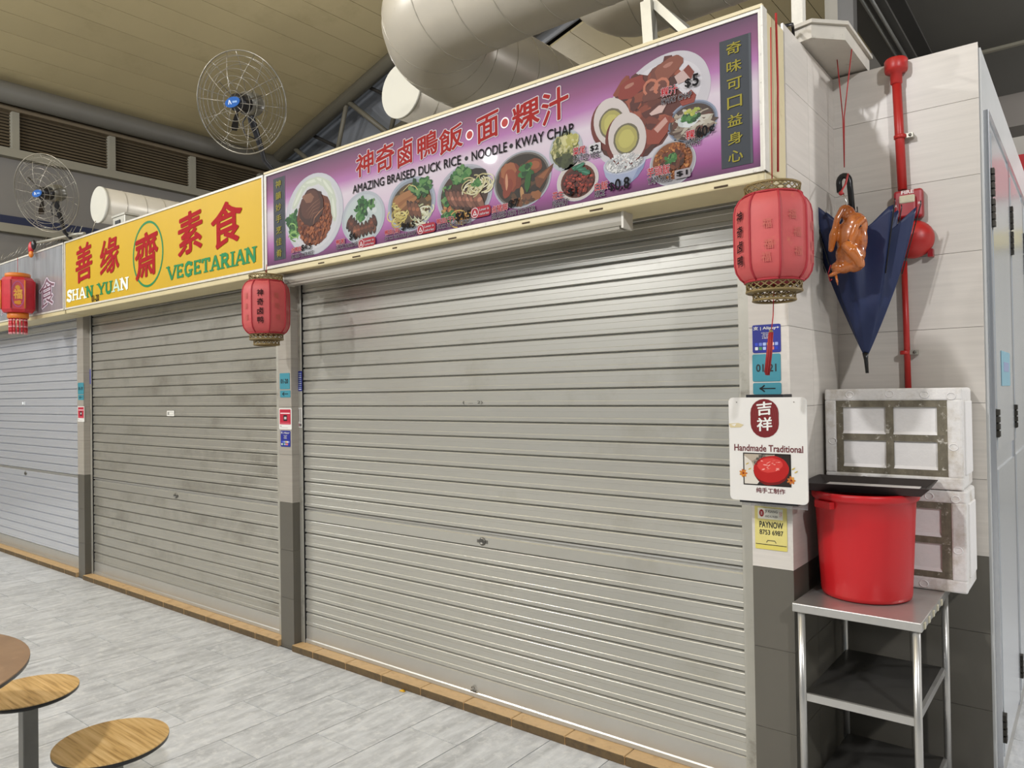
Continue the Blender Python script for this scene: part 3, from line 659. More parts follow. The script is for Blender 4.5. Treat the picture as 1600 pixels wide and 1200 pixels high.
# ---- captions and prices
def cap(body,x0,y0,x1,y1,h,m,outline=.035,off=.0,nm='caption'):
    a=sp(x0,y0);b=sp(x1,y1); k=(sp((x0+x1)/2,(y0+y1)/2-h).z-sp((x0+x1)/2,(y0+y1)/2).z); z=(a.z+b.z)/2
    lettering(nm,body,(a.x,YP,z),(b.x,YP,z),k,m,sg,lift=.0085 if nm=='price' else .0072,off=off,outline=outline,om=m_white)
for c in (('卤鴨飯',457,396,473,392,8),('鴨粥',527,384,540,380,8),('鴨面(湯)',603,370,626,364,9),('鴨面(干)',684,353,711,347,10),('卤猪脚',770,334,795,328,11),('菜尾',897,245,916,239,12),('花生',865,314,882,309,12),('白飯',931,300,951,295,13),('粿汁',1034,153,1060,146,14),('粿',1073,220,1087,216,14),('芋頭飯',1013,279,1048,271,15)):
    cap(c[0],*c[1:],m_red2,.035,.012)
for c in (('BRAISED DUCK RICE',457,404,491,398,6),('DUCK PORRIDGE',527,390,560,384,6),('DUCK NOODLE (SOUP)',603,377,652,368,7),('DUCK NOODLE (DRY)',684,361,737,350,8),("BRAISED PIG'S TROTTER",770,343,838,329,8),('SALTED VEG.',897,255,939,245,9),('PEANUT',865,325,889,319,9),('RICE',931,309,946,305,9),('KWAY CHAP',1035,164,1082,153,9),('KWAY',1073,231,1097,225,10),('YAM RICE',1013,290,1050,281,10)):
    cap(c[0],*c[1:],m_blk,.035,.006)
for c in (('$4.5',473,393,488,390,10),('$4.',548,377,559,374,11),('$4.5',629,362,650,357,12),('$4.5',714,348,737,342,14),('$7',797,327,812,323,13),('$1',889,308,903,304,12),('$',953,300,961,298,13),('0.8',963,299,985,293,17),('$',1072,139,1081,137,14),('5',1084,136,1093,133,18),('60',1090,216,1107,212,16),('¢',1110,210,1118,208,14)):
    cap(c[0],*c[1:],m_blk,0,.025,'price')
for (x0,y0,x1,y1,body) in((921,222,940,240,'$2'),(1055,262,1080,279,'$1')):
    a=sp(x0,y0+5);b=sp(x1,y0);zt=(a.z+b.z)/2;c=sp(x0,y1+2).z;pr=Print((a.x,YP,c),lift=.0062); pr.rect(0,b.x-a.x,0,zt-c,'dcdadc' if body=='$2' else 'a9a2a6',.006); pc_=pr.build('price_card',sg)
    w_=b.x-a.x;h_=zt-c; lettering('price',body,(a.x+w_*.15,YP,c+h_*.2),(a.x+w_*.82,YP,c+h_*.2),h_*.6,m_blk,pc_,lift=.0085,off=.018,inv=SGI)
m_tag=mat('tag_red','b3172f',.4)
for x0,x1,yc,h in((561,588,379,17),(653,682,357,18),(737,768,331,20)):
    a=sp(x0,yc);b=sp(x1,yc-7 if 0 else yc);k=(sp((x0+x1)/2,yc-h/2).z-sp((x0+x1)/2,yc+h/2).z); zc=sp((x0+x1)/2,yc).z
    pr=Print((a.x,YP,zc),lift=.0062); W=b.x-a.x; pr.rect(0,W,-k*.42,k*.42,'b3172f',k*.3); pr.ell(k*.42,0,k*.40,k*.40,'e6dfe0',n=24); pr.ell(k*.42,0,k*.34,k*.34,'b3172f',n=24); pr.poly([(k*.2,-k*.2),(k*.64,-k*.2),(k*.42,k*.22)],'e6dfe0'); pr.ell(k*.42,-k*.06,k*.07,k*.07,'b3172f'); tg_=pr.build('calorie_tag',sg)
    for body,dz in(('Lower in',.05),('calories',-.28)): lettering('calorie_text',body,(a.x+k*.95,YP,zc+k*dz),(a.x+W*.93,YP,zc+k*dz),k*.20,m_white,tg_,lift=.0085,off=.01,inv=SGI)
Print.gain=1.0
# ---- yellow vegetarian sign
yel=mat('yellow_panel','c09c1c',.5,spec=.25,noise=.035,scale=1.5,stretch=(3,1,1),coat=.03)
sy=signbox('shop_sign',-6.668,-3.815,'yellow vegetarian shop sign with red characters and green lettering',yel,.013)
for ch,(x0,x1,y0,y1) in (('善',(119,144,377,441)),('缘',(157,186,368,430)),('齋',(212,247,358,436)),('素',(279,316,326,398)),('食',(331,378,311,387))):
    a=sp(x0,(y0+y1)/2);b=sp(x1,(y0+y1)/2);lo=sp((x0+x1)/2,y1).z;hi=sp((x0+x1)/2,y0).z
    lettering('red_character',ch,(a.x,YP,lo),(b.x,YP,lo),(hi-lo)*.88,m_red2,sy,off=.020,rise=.10,lift=.003)
c=sp(231,397); pr=Print((c.x,YP,c.z)); rx=(sp(254,397).x-sp(208,397).x)/2; rz=(sp(231,347).z-sp(231,447).z)/2
pr.s=0
pts=[(rx*math.cos(2*PI*i/48),rz*math.sin(2*PI*i/48)) for i in range(49)]; pr.stroke(pts,.016,'147a45'); pr.build('green_oval',sy)
# slab-serif capitals drawn as strokes (unit height 1)
SERIF={'V':[[(0,1),(.42,0)],[(.42,0),(.84,1)],'s0,1','s.84,1'],'E':[[(.15,0),(.15,1)],[(.05,.08),(.68,.08)],[(.05,.92),(.66,.92)],[(.15,.5),(.5,.5)],[(.64,.0),(.64,.24)],[(.62,.76),(.62,1)],[(.48,.38),(.48,.62)]],
 'G':[[(.72,.78),(.6,.92),(.4,.95),(.2,.82),(.12,.5),(.2,.18),(.4,.05),(.6,.1),(.68,.3)],[(.46,.40),(.86,.40)],[(.68,.4),(.68,.02)],[(.74,.7),(.74,.98)]],
 'T':[[(.4,0),(.4,1)],[(.04,.92),(.76,.92)],[(.08,.7),(.08,.98)],[(.72,.7),(.72,.98)],'s.4,0'],'A':[[(.08,0),(.42,1)],[(.42,1),(.78,0)],[(.2,.34),(.64,.34)],'s.08,0','s.78,0'],
 'R':[[(.15,0),(.15,1)],[(.1,.92),(.46,.92),(.62,.82),(.64,.68),(.52,.52),(.15,.48)],[(.38,.5),(.7,.04)],'s.15,0','s.74,0','s.13,1'],'I':[[(.2,0),(.2,1)],'s.2,0','s.2,1'],
 'N':[[(.12,0),(.12,1)],[(.12,1),(.72,0)],[(.72,0),(.72,1)],'s.12,0','s.72,1','s.08,1'],'S':[[(.6,.74),(.54,.92),(.34,.95),(.14,.84),(.16,.64),(.36,.52),(.58,.38),(.62,.2),(.46,.06),(.26,.06),(.1,.2)],[(.64,.7),(.64,.98)],[(.08,.02),(.08,.28)]],
 'H':[[(.14,0),(.14,1)],[(.68,0),(.68,1)],[(.14,.5),(.68,.5)],'s.14,0','s.14,1','s.68,0','s.68,1'],'Y':[[(.04,1),(.4,.45)],[(.4,.45),(.76,1)],[(.4,.48),(.4,0)],'s.04,1','s.76,1','s.4,0'],
 'U':[[(.14,1),(.14,.28),(.24,.08),(.42,.04),(.6,.1),(.68,.28),(.68,1)],'s.14,1','s.68,1']}
ADV={'I':.42,'G':.95,'V':.9,'N':.92,'A':.92,'T':.86,'R':.88,'E':.80,'S':.76,'H':.90,'Y':.86,'U':.88,' ':.55}
def serif_text(body,x0,y0,x1,y1,h,parent,cols):
    a=sp(x0,y0);b=sp(x1,y1);z=(a.z+b.z)/2;tot=sum(ADV[c] for c in body);sx=(b.x-a.x)/tot;sz=(sp((x0+x1)/2,(y0+y1)/2-h).z-z)
    u=0
    for i,c in enumerate(body):
        if c!=' ':
            pr=Print((a.x+u*sx,YP,z),lift=.003)
            for s in SERIF[c]:
                if isinstance(s,str):
                    q=s[1:].split(',');x=float(q[0]);y=float(q[1]); pr.rect((x-.2)*sx,(x+.2)*sx,(y*.9)*sz,(y*.9+.1)*sz,cols[i%len(cols)])
                else:
                    thick=.24 if abs(s[0][0]-s[-1][0])<.3 or len(s)>3 else (.24 if s[0][1]>s[-1][1] else .16)
                    if s[0][1]==s[-1][1] and len(s)==2: thick=.13
                    pr.stroke([(p[0]*sx,p[1]*sz) for p in s],thick*.9*(sx+sz)/2,cols[i%len(cols)])
            pr.build('green_letter',parent)
        u+=ADV[c]
G='147a45'
serif_text('VEGETARIAN',263,438,402,409,23,sy,[G])
serif_text('SHAN YUAN',105,471,202,452,18,sy,['dfe9dd','dfe9dd','dfe9dd',G,G,G,G,'b9d2c0','dfe9dd'])  # pale letters: lamp glare painted into the green lettering
a=sp(144,472);b=sp(155,470); lettering('unit_number','01-20',(a.x,YP,a.z),(b.x,YP,a.z),.05,m_blk,sy,lift=.004,off=.02)
# ---- silver sign at the left edge
sil=mat('silver_film','a6a9ae',.22,.45,noise=.25,scale=2.5,stretch=(6,1,.8))
s3=signbox('shop_sign',-9.55,-6.690,'glossy silver shop sign at the left edge with faint outlined characters',sil,.013)
m_lil=mat('pale_lilac_ink','cfc6d2',.4); m_brn=mat('faded_maroon_ink','6d5560',.4)
for ch,(x0,x1,y0,y1) in(('食',(62,86,430,482)),('飲',(2,16,468,492))):
    a=sp(x0,(y0+y1)/2);b=sp(x1,(y0+y1)/2);lo=sp((x0+x1)/2,y1).z;hi=sp((x0+x1)/2,y0).z
    lettering('faded_character',ch,(a.x,YP,lo),(b.x,YP,lo),(hi-lo)*.85,m_brn,s3,off=.0,outline=.03,om=m_lil,rise=.1,lift=.003)
# lamp trunking under the purple sign
a=on(1,YF+.10,455,437);b=on(1,YF+.10,983,345)
tk=empty('lamp_batten',(-3.69,2.578,2.2),'long pale lamp batten fixed under the purple sign','lamp')
Lb=2.24
MB().extrude_x([(-.03,.0),(.03,.0),(.035,.015),(.035,.052),(-.035,.052),(-.035,.015)],0,Lb).build('housing',mat('batten_white','989387',.45,noise=.06,scale=6),tk)
MB().extrude_x([(-.022,-.012),(.022,-.012),(.026,0),(-.026,0)],.02,Lb-.02).build('diffuser',mat('batten_diffuser','9f9a8e',.4),tk)
MB().box(Lb-.004,Lb+.006,-.037,.037,-.012,.053).build('end_cap',m_edge,tk)
MB().box(-.006,.004,-.037,.037,-.012,.053).build('end_cap',m_edge,tk)
# ================================================================== DUCTS, FANS, OVERHEAD BITS
m_duct=mat('duct_paint','ccc5b6',.34,.15,noise=.03,scale=4,dirt='a59c8c',dirt_scale=3,dirt_lo=.6,dirt_hi=.9)
m_seam=mat('duct_seam','bdb7a8',.3,.3); m_cap=mat('duct_cap_white','e4e2d6',.4)
def ring_tube(path_pt,dirn,r,w=.008):
    dirn=Vector(dirn).normalized(); u=Vector((0,0,1)) if abs(dirn.z)<.9 else Vector((1,0,0)); a=dirn.cross(u).normalized(); b=dirn.cross(a)
    c=Vector(path_pt); return [c+(a*math.cos(2*PI*i/32)+b*math.sin(2*PI*i/32))*r for i in range(32)]
def duct(name,label,path,r,seams,cap0=False,n=36):
    o0=Vector(path[0]); t=empty(name,o0,label,'duct')
    P=[Vector(p)-o0 for p in path]
    MB().tube(P,r,n,cap=True).build('pipe',m_duct,t)
    # seams at even arc length
    acc=0
    for i in range(len(P)-1):
        seg=(P[i+1]-P[i]).length; k0=math.ceil(acc/seams)
        while k0*seams<acc+seg:
            q=P[i]+(P[i+1]-P[i])*((k0*seams-acc)/seg)
            if k0: MB().tube(ring_tube(q,P[i+1]-P[i],r+.0005),.0032,5,closed=True).build('seam',m_seam,t)
            k0+=1
        acc+=seg
    if cap0:
        d=(P[1]-P[0]).normalized()
        MB().tube([P[0]-d*.012,P[0]+d*.02],r+.006,n).build('end_cap',m_cap,t)
    return t
m_gal=mat('galvanised_angle','b3b0a4',.4,.5,noise=.08,scale=20)
def stand(t,r):
    h=t.location.z-2.80
    for dy in(.28,1.6):
        for dx in(-.10,.10): MB().box(dx-.018,dx+.018,dy-.018,dy+.018,-h+.004,-r*.80).build('stand_leg',m_gal,t)
        MB().box(-.16,.16,dy-.02,dy+.02,-r-.03,-r+.005).build('saddle',m_gal,t)
RD=.36; YD,ZD_=3.40,4.01; Rb=.56; XE=-3.03
pth=[(-1.3,YD-.0,ZD_),(XE+.9,YD,ZD_),(XE,YD,ZD_)]+[(XE-Rb*math.sin(a),YD+Rb-Rb*math.cos(a),ZD_) for a in [PI/2*i/8 for i in range(1,9)]]+[(XE-Rb,7.0,ZD_)]
bigd=duct('exhaust_duct','big painted exhaust duct bending back above the purple sign',pth,RD,.26)
for xq in(XE-Rb,): MB().box(xq+1.3-.02,xq+1.3+.02,1.18,1.22,2.804-ZD_,-RD*.9).build('stand_leg',m_gal,bigd)
c=on(1,4.9,627,142)
td=duct('exhaust_duct','round duct with a white end cap peeking out behind the big duct elbow',[tuple(c),(c.x,7.8,c.z)],.256,.26,True); stand(td,.256)
c=on(1,3.95,155,320)
duct('exhaust_duct','round duct with a white end cap above the yellow sign, beside the left fan',[tuple(c),(c.x,7.5,c.z)],.215,.24,True); stand(COL.objects['exhaust_duct.002'],.215)
yy=4.75; e=on(1,yy,905,20); rr=.33; zz_=on(1,yy,950,78).z+rr*1.15; xe=e.x+.55
pth=[(-1.3,yy,zz_),(xe,yy,zz_)]+[(xe-.36*math.sin(a),yy,zz_+.36-.36*math.cos(a)) for a in [PI/2*i/8 for i in range(1,9)]]+[(xe-.36,yy,zz_+1.6)]
duct('exhaust_duct','dark rear exhaust duct turning up behind the right half of the purple sign',pth,rr,.30)
# supports under the ducts
m_gal=mat('galvanised_angle','b3b0a4',.4,.5,noise=.08,scale=20)
st=empty('duct_bracket',(-1.6,3.02,2.80),'galvanised angle bracket with diagonal brace above the purple sign','bracket')
a=on(1,3.0,1012,4);b=on(1,3.0,1022,62)
o0=st.location
MB().bar(a-o0,Vector((b.x,3.0,2.80))-o0,.05,.05).build('post',m_gal,st)
MB().bar(Vector((a.x+.02,3.02,a.z))-o0,Vector((a.x+.42,3.02,2.82))-o0,.035,.035).build('brace',m_gal,st)
MB().bar(Vector((a.x,3.0,a.z))-o0,Vector((a.x,3.40,a.z+.02))-o0,.04,.04).build('arm',m_gal,st)
# ---- fans
m_wire=mat('fan_wire','8f8b80',.3,.8); m_fblk=mat('fan_black','15151a',.35); m_motor=mat('fan_motor_grey','77756c',.35,.4); m_fblue=mat('fan_badge_blue','2a5ea6',.35)
def fan(hub,n,base,label,Rf=.272):
    t=empty('wall_fan',base,label,'fan'); n=Vector(n).normalized(); hub=Vector(hub)-Vector(base)
    u=n.cross(Vector((0,0,1))).normalized(); v=u.cross(n)
    def pt(r,a,d): return hub+u*r*math.cos(a)+v*r*math.sin(a)+n*d
    cg=MB()
    prof=lambda q:.085*(1-(q)**2.2)
    for q in(.22,.36,.5,.64,.78,.9): cg.tube([pt(Rf*q,2*PI*i/40,prof(q)) for i in range(40)],.0016,5,closed=True)
    for q in(.5,.75,.9): cg.tube([pt(Rf*q,2*PI*i/40,-.06*(1-q**2.2)) for i in range(40)],.0016,5,closed=True)
    cg.tube([pt(Rf,2*PI*i/48,0) for i in range(48)],.0042,6,closed=True)
    for k in range(10):
        a=2*PI*k/10+.2
        cg.tube([pt(Rf*q,a,prof(q)) for q in(.1,.3,.5,.7,.85,1)],.0018,5); cg.tube([pt(Rf*q,a+.2,-.06*(1-q**2.2)) for q in(.25,.5,.8,1)],.0018,5)
    cg.build('cage',m_wire,t)
    bl=MB()
    for k in range(3):
        a=2*PI*k/3+.9
        P=[]
        for q,w,d in((.12,.10,.0),(.30,.16,.012),(.48,.14,.02),(.56,.06,.018)):
            P.append((pt(Rf*q,a-w*.5,.03-d),pt(Rf*q,a+w*.5,.03+d)))
        vs=[x for p in P for x in p]; vs2=[x-n*.002 for x in vs]; m_=len(P)
        fs=[(2*i,2*i+1,2*i+3,2*i+2) for i in range(m_-1)]
        fb=MB().add(vs+vs2,fs+[tuple(reversed([j+2*m_ for j in f])) for f in fs],True)
        fb.build('blade',m_fblk,t)
    MB().tube([pt(0,0,-.03),pt(0,0,.05),pt(0,0,.058)],[.052,.048,.02],16).build('hub',m_fblk,t)
    P=[(.046*math.cos(2*PI*i/24),.026*math.sin(2*PI*i/24)) for i in range(24)]
    bd=MB().add([hub+u*(-x*1)+v*(y+x*.15)+n*.090 for x,y in P]+[hub+u*(-x)+v*(y+x*.15)+n*.084 for x,y in P],[tuple(range(23,-1,-1)),tuple(range(24,48))]+[(i,(i+1)%24,24+(i+1)%24,24+i) for i in range(24)])
    bo=bd.build('badge',m_fblue,t)
    pr=Print(hub+n*.0905,-u,v,n,.0006); pr.poly([(-.026,-.010),(-.018,.012),(-.012,.012),(-.004,-.010),(-.010,-.010),(-.0155,.004),(-.020,-.010)],'d8dfea'); pr.rect(.002,.03,-.004,.006,'8fb0dc'); pr.build('badge_print',bo,inv=Matrix.Identity(4))
    MB().tube([pt(0,0,-.03),pt(0,0,-.06),pt(0,0,-.13),pt(0,0,-.16),pt(0,0,-.175)],[.055,.068,.066,.05,.02],20).build('motor',m_motor,t)
    MB().tube([pt(0,0,-.17),pt(0,0,-.20)],.012,8).build('knob',m_fblk,t)
    a=pt(0,0,-.10); top=a+Vector((0,0,-.08)); b2=Vector((0,0,0))
    ar=MB(); ar.tube([a,top,top*.55+Vector((.0,-.02,.02)),top*.25+Vector((-.01,-.02,0)),Vector((-.004,-.005,.03)),b2],[.022,.022,.018,.015,.014,.014],10); ar.build('arm',m_fblk,t)
    MB().box(-.03,.03,-.02,.05,-.004,.006).build('mount',m_fblk,t)
    cb=a+u*-.0+Vector((0,0,-.05)); MB().tube([cb+u*.02,cb+u*.055+Vector((0,0,-.05)),cb+u*.04+Vector((0,0,-.12)),top*.6],.004,6).build('cable',m_fblk,t)
    return t
h1=on(1,2.30,377,161); h2=on(1,2.30,72,302)
b1=on(1,YF+.05,428,268); b2_=on(1,YF+.05,112,372)
fan(h1,(.40,-.85,-.30),(b1.x,YF+.05,ZTOP+.004),'wire-caged fan with blue badge at the joint of the purple and yellow signs')
fan(h2,(.40,-.87,-.26),(b2_.x,YF+.05,ZTOP+.004),'wire-caged fan with blue badge at the left end of the yellow sign',.30)
# small junction box and spikes on the yellow sign
jb=on(1,2.6,196,343); j=empty('junction_box',(jb.x,2.6,ZTOP),'small grey junction box on top of the yellow sign','box')
MB().box(-.10,.10,-.05,.05,0,.085,bev=.005).build('case',m_gal,j); MB().box(-.11,.11,-.055,.055,.085,.10).build('lid',m_gal,j); MB().box(-.05,.03,-.056,-.05,.02,.055).build('slot',m_fblk,j)
for px,lab in((121,'left one of two thin wire spikes on the yellow sign top'),(142,'right one of two thin wire spikes on the yellow sign top')):
    p=on(1,YF+.04,px,368); MB().tube([(0,0,0),(.09,0,.10)],.004,5).build('wire_spike',m_wire,None,(p.x,YF+.04,ZTOP+.002)); tag(bpy.data.objects[-1] if 0 else COL.objects[-1],lab,'spike')
# bird wires on the silver sign
bw=empty('bird_wire',(-8.6,YF+.06,ZTOP),'row of thin bent wires standing on the silver sign','wire')
random.seed(3)
for k in range(26):
    x=k*.075; MB().tube([(x,0,0),(x+.05,-.01,.05),(x+.11+R_(-.03,.03),.01,.10+R_(-.03,.04))],.002,4).build('prong',m_wire,bw)
MB().box(-.05,2.0,-.015,.015,0,.008).build('strip',m_wire,bw)
# ---- bracket plate, posts and cable above the recess
m_bp=mat('stained_white_metal','b7b1a5',.5,noise=.08,scale=9,dirt='6b6050',dirt_scale=14,dirt_lo=.6,dirt_hi=.8)
br=empty('gutter_plate',(0,0,2.875),'stained pale metal plate with chamfered corner over the tiled recess','plate')
poly=[(-.90,2.93),(-.83,2.915),(-.735,3.02),(-.735,YB+.06),(-.90,YB+.06)]
MB().prism(poly,.006,.060).build('tray',m_bp,br)
poly2=[(-.905,2.918),(-.825,2.903),(-.722,3.015),(-.722,YB+.06),(-.905,YB+.06)]
MB().prism(poly2,.060,.074).build('rim',m_bp,br)
a=on(1,3.12,1248,30); po=empty('white_post',(a.x,3.12,2.80),'speckled white square post beside the right end of the purple sign','post')
MB().box(-.022,.022,-.022,.022,0,1.0).build('shaft',mat('speckled_white','d8d4c8',.5,noise=.08,scale=60),po); MB().box(-.03,.03,-.03,.03,0,.01).build('foot_plate',m_gal,po)
a=on(1,3.25,1312,30); po=empty('steel_column',(a.x,3.25,2.95),'grey steel column rising from the pale gutter plate','column')
MB().box(-.05,.0,-.03,.03,0,1.2).build('flange',mat('column_grey','8d887c',.5,noise=.06,scale=9),po); MB().box(.0,.06,-.03,.03,0,1.2).build('web',m_ib,po)
p0=on(1,2.75,1222,26);p1=on(1,3.0,1250,78)
cbl=MB().tube([(p0.x,p0.y,ZT+.01),(p0.x+.02,2.8,2.90),(XS-.02,2.88,2.93),(XS-.03,2.92,2.90)],.006,6).build('black_cable',m_fblk); tag(cbl,'black cable running from the purple sign end to the gutter plate','cable')
# ================================================================== LANTERNS
m_lred=mat('lantern_silk','b64c4b',.55,noise=.10,scale=9,dirt='b8764f',dirt_scale=11,dirt_lo=.60,dirt_hi=.78,sss=.0)
m_lrib=mat('lantern_rib','9c1f2a',.6); m_wov=mat('woven_gold','7d6a41',.5,.2,noise=.1,scale=30); m_faint=mat('faded_gold_ink','ab5648',.6)
m_cord=mat('red_cord','a82a2a',.6); m_tass=mat('red_tassel','8e1a1c',.6,noise=.15,scale=40,stretch=(1,1,.1))
def collar(mb,r,z0,z1,n=20):
    for z in(z0,z1): mb.tube([(r*math.cos(2*PI*i/28),r*math.sin(2*PI*i/28),z) for i in range(28)],.0045,6,closed=True)
    h=z1-z0
    for k in range(n):
        for s in(-1,1):
            a=2*PI*k/n
            mb.tube([(r*math.cos(a+s*.5*j/3),r*math.sin(a+s*.5*j/3),z0+h*j/3) for j in range(4)],.0022,4)
def lantern(c,label,face_a,seam0,text,scale=1.0,tassel=True,hang=.1):
    """c centre of the body; seam0: angle of one seam; text panel centred at face_a"""
    t=empty('red_lantern',(c.x,c.y,c.z),label,'lantern','red lanterns with black duck shop characters'); k=scale
    prof=[(.090,-.140),(.104,-.128),(.116,-.108),(.121,-.085),(.122,-.04),(.122,.04),(.121,.085),(.116,.108),(.104,.128),(.090,.140)]
    prof=[(r*k,z*k) for r,z in prof]
    for i in range(8):
        a0=seam0+i*PI/4;a1=a0+PI/4; pm=MB(); vs=[];nn=5
        for r,z in prof:
            for j in range(nn):
                f=j/(nn-1);a=a0+(a1-a0)*f; rr=r*(math.cos(PI/8)/math.cos(a-(a0+a1)/2)); rr=r*.35+rr*.65
                if j in(0,nn-1): rr=r
                vs.append((rr*math.cos(a),rr*math.sin(a),z))
        fs=[(i2*nn+j,i2*nn+j+1,(i2+1)*nn+j+1,(i2+1)*nn+j) for i2 in range(len(prof)-1) for j in range(nn-1)]
        pm.add(vs,fs,True).build('silk_panel',m_lred,t)
        MB().tube([((r+.001)*math.cos(a0),(r+.001)*math.sin(a0),z) for r,z in prof],.0036*k,6).build('rib',m_lrib,t)
        # faded gilt good-luck characters
        am=(a0+a1)/2; n=Vector((math.cos(am),math.sin(am),0)); ex=Vector((-n.y,n.x,0)); rp=prof[4][0]*(.35+.65*math.cos(PI/8))+.002
        da=abs((am-face_a+PI)%(2*PI)-PI)
        if da<.2:
            for q,ch in enumerate(text):
                z=(.066-.048*q)*k; wd=.032*k; o=n*rp; 
                lettering('ink_character',ch,o-ex*wd/2+Vector((0,0,z-.018*k)),o+ex*wd/2+Vector((0,0,z-.018*k)),.036*k,m_blk,t,lift=.003,off=.012,n=n,up=(0,0,1),rise=.08,inv=Matrix.Identity(4))
        else:
            for z in((.055,-.0,-.06) if i%2 else (.03,-.035,-.075)):
                wd=.028*k;o=n*rp+ex*R_(-.012,.012)*k
                lettering('faded_character','福',o-ex*wd/2+Vector((0,0,(z-.014)*k)),o+ex*wd/2+Vector((0,0,(z-.014)*k)),.030*k,m_faint,t,lift=.0025,n=n,up=(0,0,1),inv=Matrix.Identity(4))
    for s,z in((1,.140),(-1,-.140)):
        MB().tube([(.091*k*math.cos(2*PI*i/32),.091*k*math.sin(2*PI*i/32),z*k) for i in range(32)],.004*k,6,closed=True).build('hoop',m_lrib,t)
    cm=MB(); collar(cm,.086*k,.142*k,.172*k); cm.build('top_collar',m_wov,t)
    cm=MB(); collar(cm,.086*k,-.172*k,-.142*k); cm.build('bottom_collar',m_wov,t)
    cm=MB(); collar(cm,.066*k,-.200*k,-.174*k,16); cm.lathe([(.066*k,-.176*k),(.086*k,-.172*k)],n=28,cap=False); cm.build('bottom_collar',m_wov,t)
    MB().lathe([(.0,-.139*k),(.088*k,-.139*k)],n=24,cap=False).build('base_disc',m_lrib,t)
    MB().tube([(-.086*k,0,.172*k),(0,0,.178*k),(.086*k,0,.172*k)],.002,5).build('handle_wire',m_wire,t)
    MB().tube([(0,0,.178*k),(.004,.004,.178*k+hang)],.002,5).build('hanging_cord',m_cord,t)
    if tassel:
        MB().tube([(0,0,-.14*k),(-.003,-.005,-.25*k),(-.008,-.01,-.30*k)],.0018,5).build('tassel_cord',m_cord,t)
        MB().sphere((-.009,-.011,-.302*k),.007,10,8).build('tassel_bead',m_wov,t)
        tm=MB(); 
        for j in range(14):
            a=j*2.4;r=.006*math.sqrt(j/14)
            tm.tube([(-.009+r*math.cos(a),-.011+r*math.sin(a),-.305*k),(-.014+r*1.3*math.cos(a),-.014+r*1.3*math.sin(a),-.37*k),(-.022+r*1.2*math.cos(a),-.018+r*1.2*math.sin(a),-.435*k-R_(0,.01))],.0028,5)
        tm.build('tassel',m_tass,t)
    return t
c1=on(1,2.43,1208,374); va=math.atan2(-c1.y,-c1.x)      # direction from lantern to the camera
lantern(c1,'large red lantern hanging at the right end of the purple sign, tassel below',va-math.radians(57),va-math.radians(35),'神奇卤鸭',1.0,True,.52)
c2=on(1,2.43,416,481); va=math.atan2(-c2.y,-c2.x)
lantern(c2,'smaller-looking red lantern hanging where the purple and yellow signs meet',va-math.radians(14),va-math.radians(37),'神奇卤鸭',1.05,False,.06)
# ---- red and orange festival lantern at the left
cf=on(1,2.36,28,462); fl3=empty('festival_lantern',(cf.x,cf.y,cf.z),'red and orange festival lantern with gold emblem before the silver sign','lantern')
m_fred=mat('festival_red','b3202b',.4,noise=.12,scale=25); m_for=mat('festival_orange','c9701f',.45,noise=.1,scale=20); m_fgold=mat('festival_gold','c08a2c',.4,.3); m_fpink=mat('festival_pink','a8507a',.5)
k=1.0; va=math.atan2(-cf.y,-cf.x)
prof=[(.07,-.155),(.112,-.150),(.128,-.125),(.130,0),(.128,.125),(.112,.150),(.07,.155)]
MB().lathe(prof,n=8,smooth=False,ph=va-PI/8).build('body',m_fred,fl3)
MB().lathe([(.085,.150),(.095,.155),(.095,.185),(.08,.19),(.0,.19)],n=16).build('top_cap',m_for,fl3)
MB().lathe([(.0,-.20),(.075,-.20),(.08,-.195),(.08,-.155),(.07,-.15)],n=16).build('bottom_cap',m_for,fl3)
for j in range(8):
    a=va-PI/8+j*PI/4; MB().tube([(.131*math.cos(a),.131*math.sin(a),-.12),(.133*math.cos(a),.133*math.sin(a),.12)],.006,6).build('rib',m_for if j%2 else m_lrib,fl3)
n=Vector((math.cos(va),math.sin(va),0)); ex=Vector((-n.y,n.x,0)); pr=Print(n*.121,ex,VZ,n,.002)
pts=[(.046*math.cos(2*PI*i/24),.108*math.sin(2*PI*i/24)) for i in range(25)]; pr.stroke(pts,.008,(168,80,122)); pr.ell(0,.055,.02,.02,(196,140,50),0,8,.2); pr.ell(0,-.07,.028,.018,(196,130,44),0,10,.3); pr.build('emblem',fl3,inv=Matrix.Identity(4))
lettering('gold_character','福',n*.121-ex*.03+Vector((0,0,-.04)),n*.121+ex*.03+Vector((0,0,-.04)),.08,m_fgold,fl3,lift=.004,off=.03,n=n,up=(0,0,1),inv=Matrix.Identity(4))
for j in range(7):
    a=va-1.3+j*.43;r=.062; x,y=r*math.cos(a),r*math.sin(a)
    MB().tube([(x,y,-.20),(x,y,-.33)],.010,6).build('tassel',m_fred,fl3)
    for q in range(5): MB().sphere((x*1.02,y*1.02,-.215-.028*q),.011,8,6).build('bead',m_fred if q%2 else mat('festival_bead','c98a8e',.25),fl3)
MB().tube([(0,0,.19),(0,0,.33)],.002,5).build('hanging_cord',m_cord,fl3)
sk=empty('ornament_stick',(cf.x,YF+.01,ZTOP+.03),'thin twisted stick with red bow holding the festival lantern on the silver sign','stick')
MB().tube([(-.05,-.03,.04),(.35,0,.03),(.75,.02,.02),(.95,.02,.0)],.012,7).build('stick',m_gal,sk); 
MB().sphere((0,-.04,-.0),.035,10,8,(1,.6,1.6)).build('bow',m_fred,sk); MB().sphere((.06,-.04,.02),.03,10,8,(1,.6,1.5)).build('bow',m_fblk,sk); MB().sphere((.03,-.05,-.06),.03,10,8,(1,.6,1.0)).build('bow',m_for,sk)
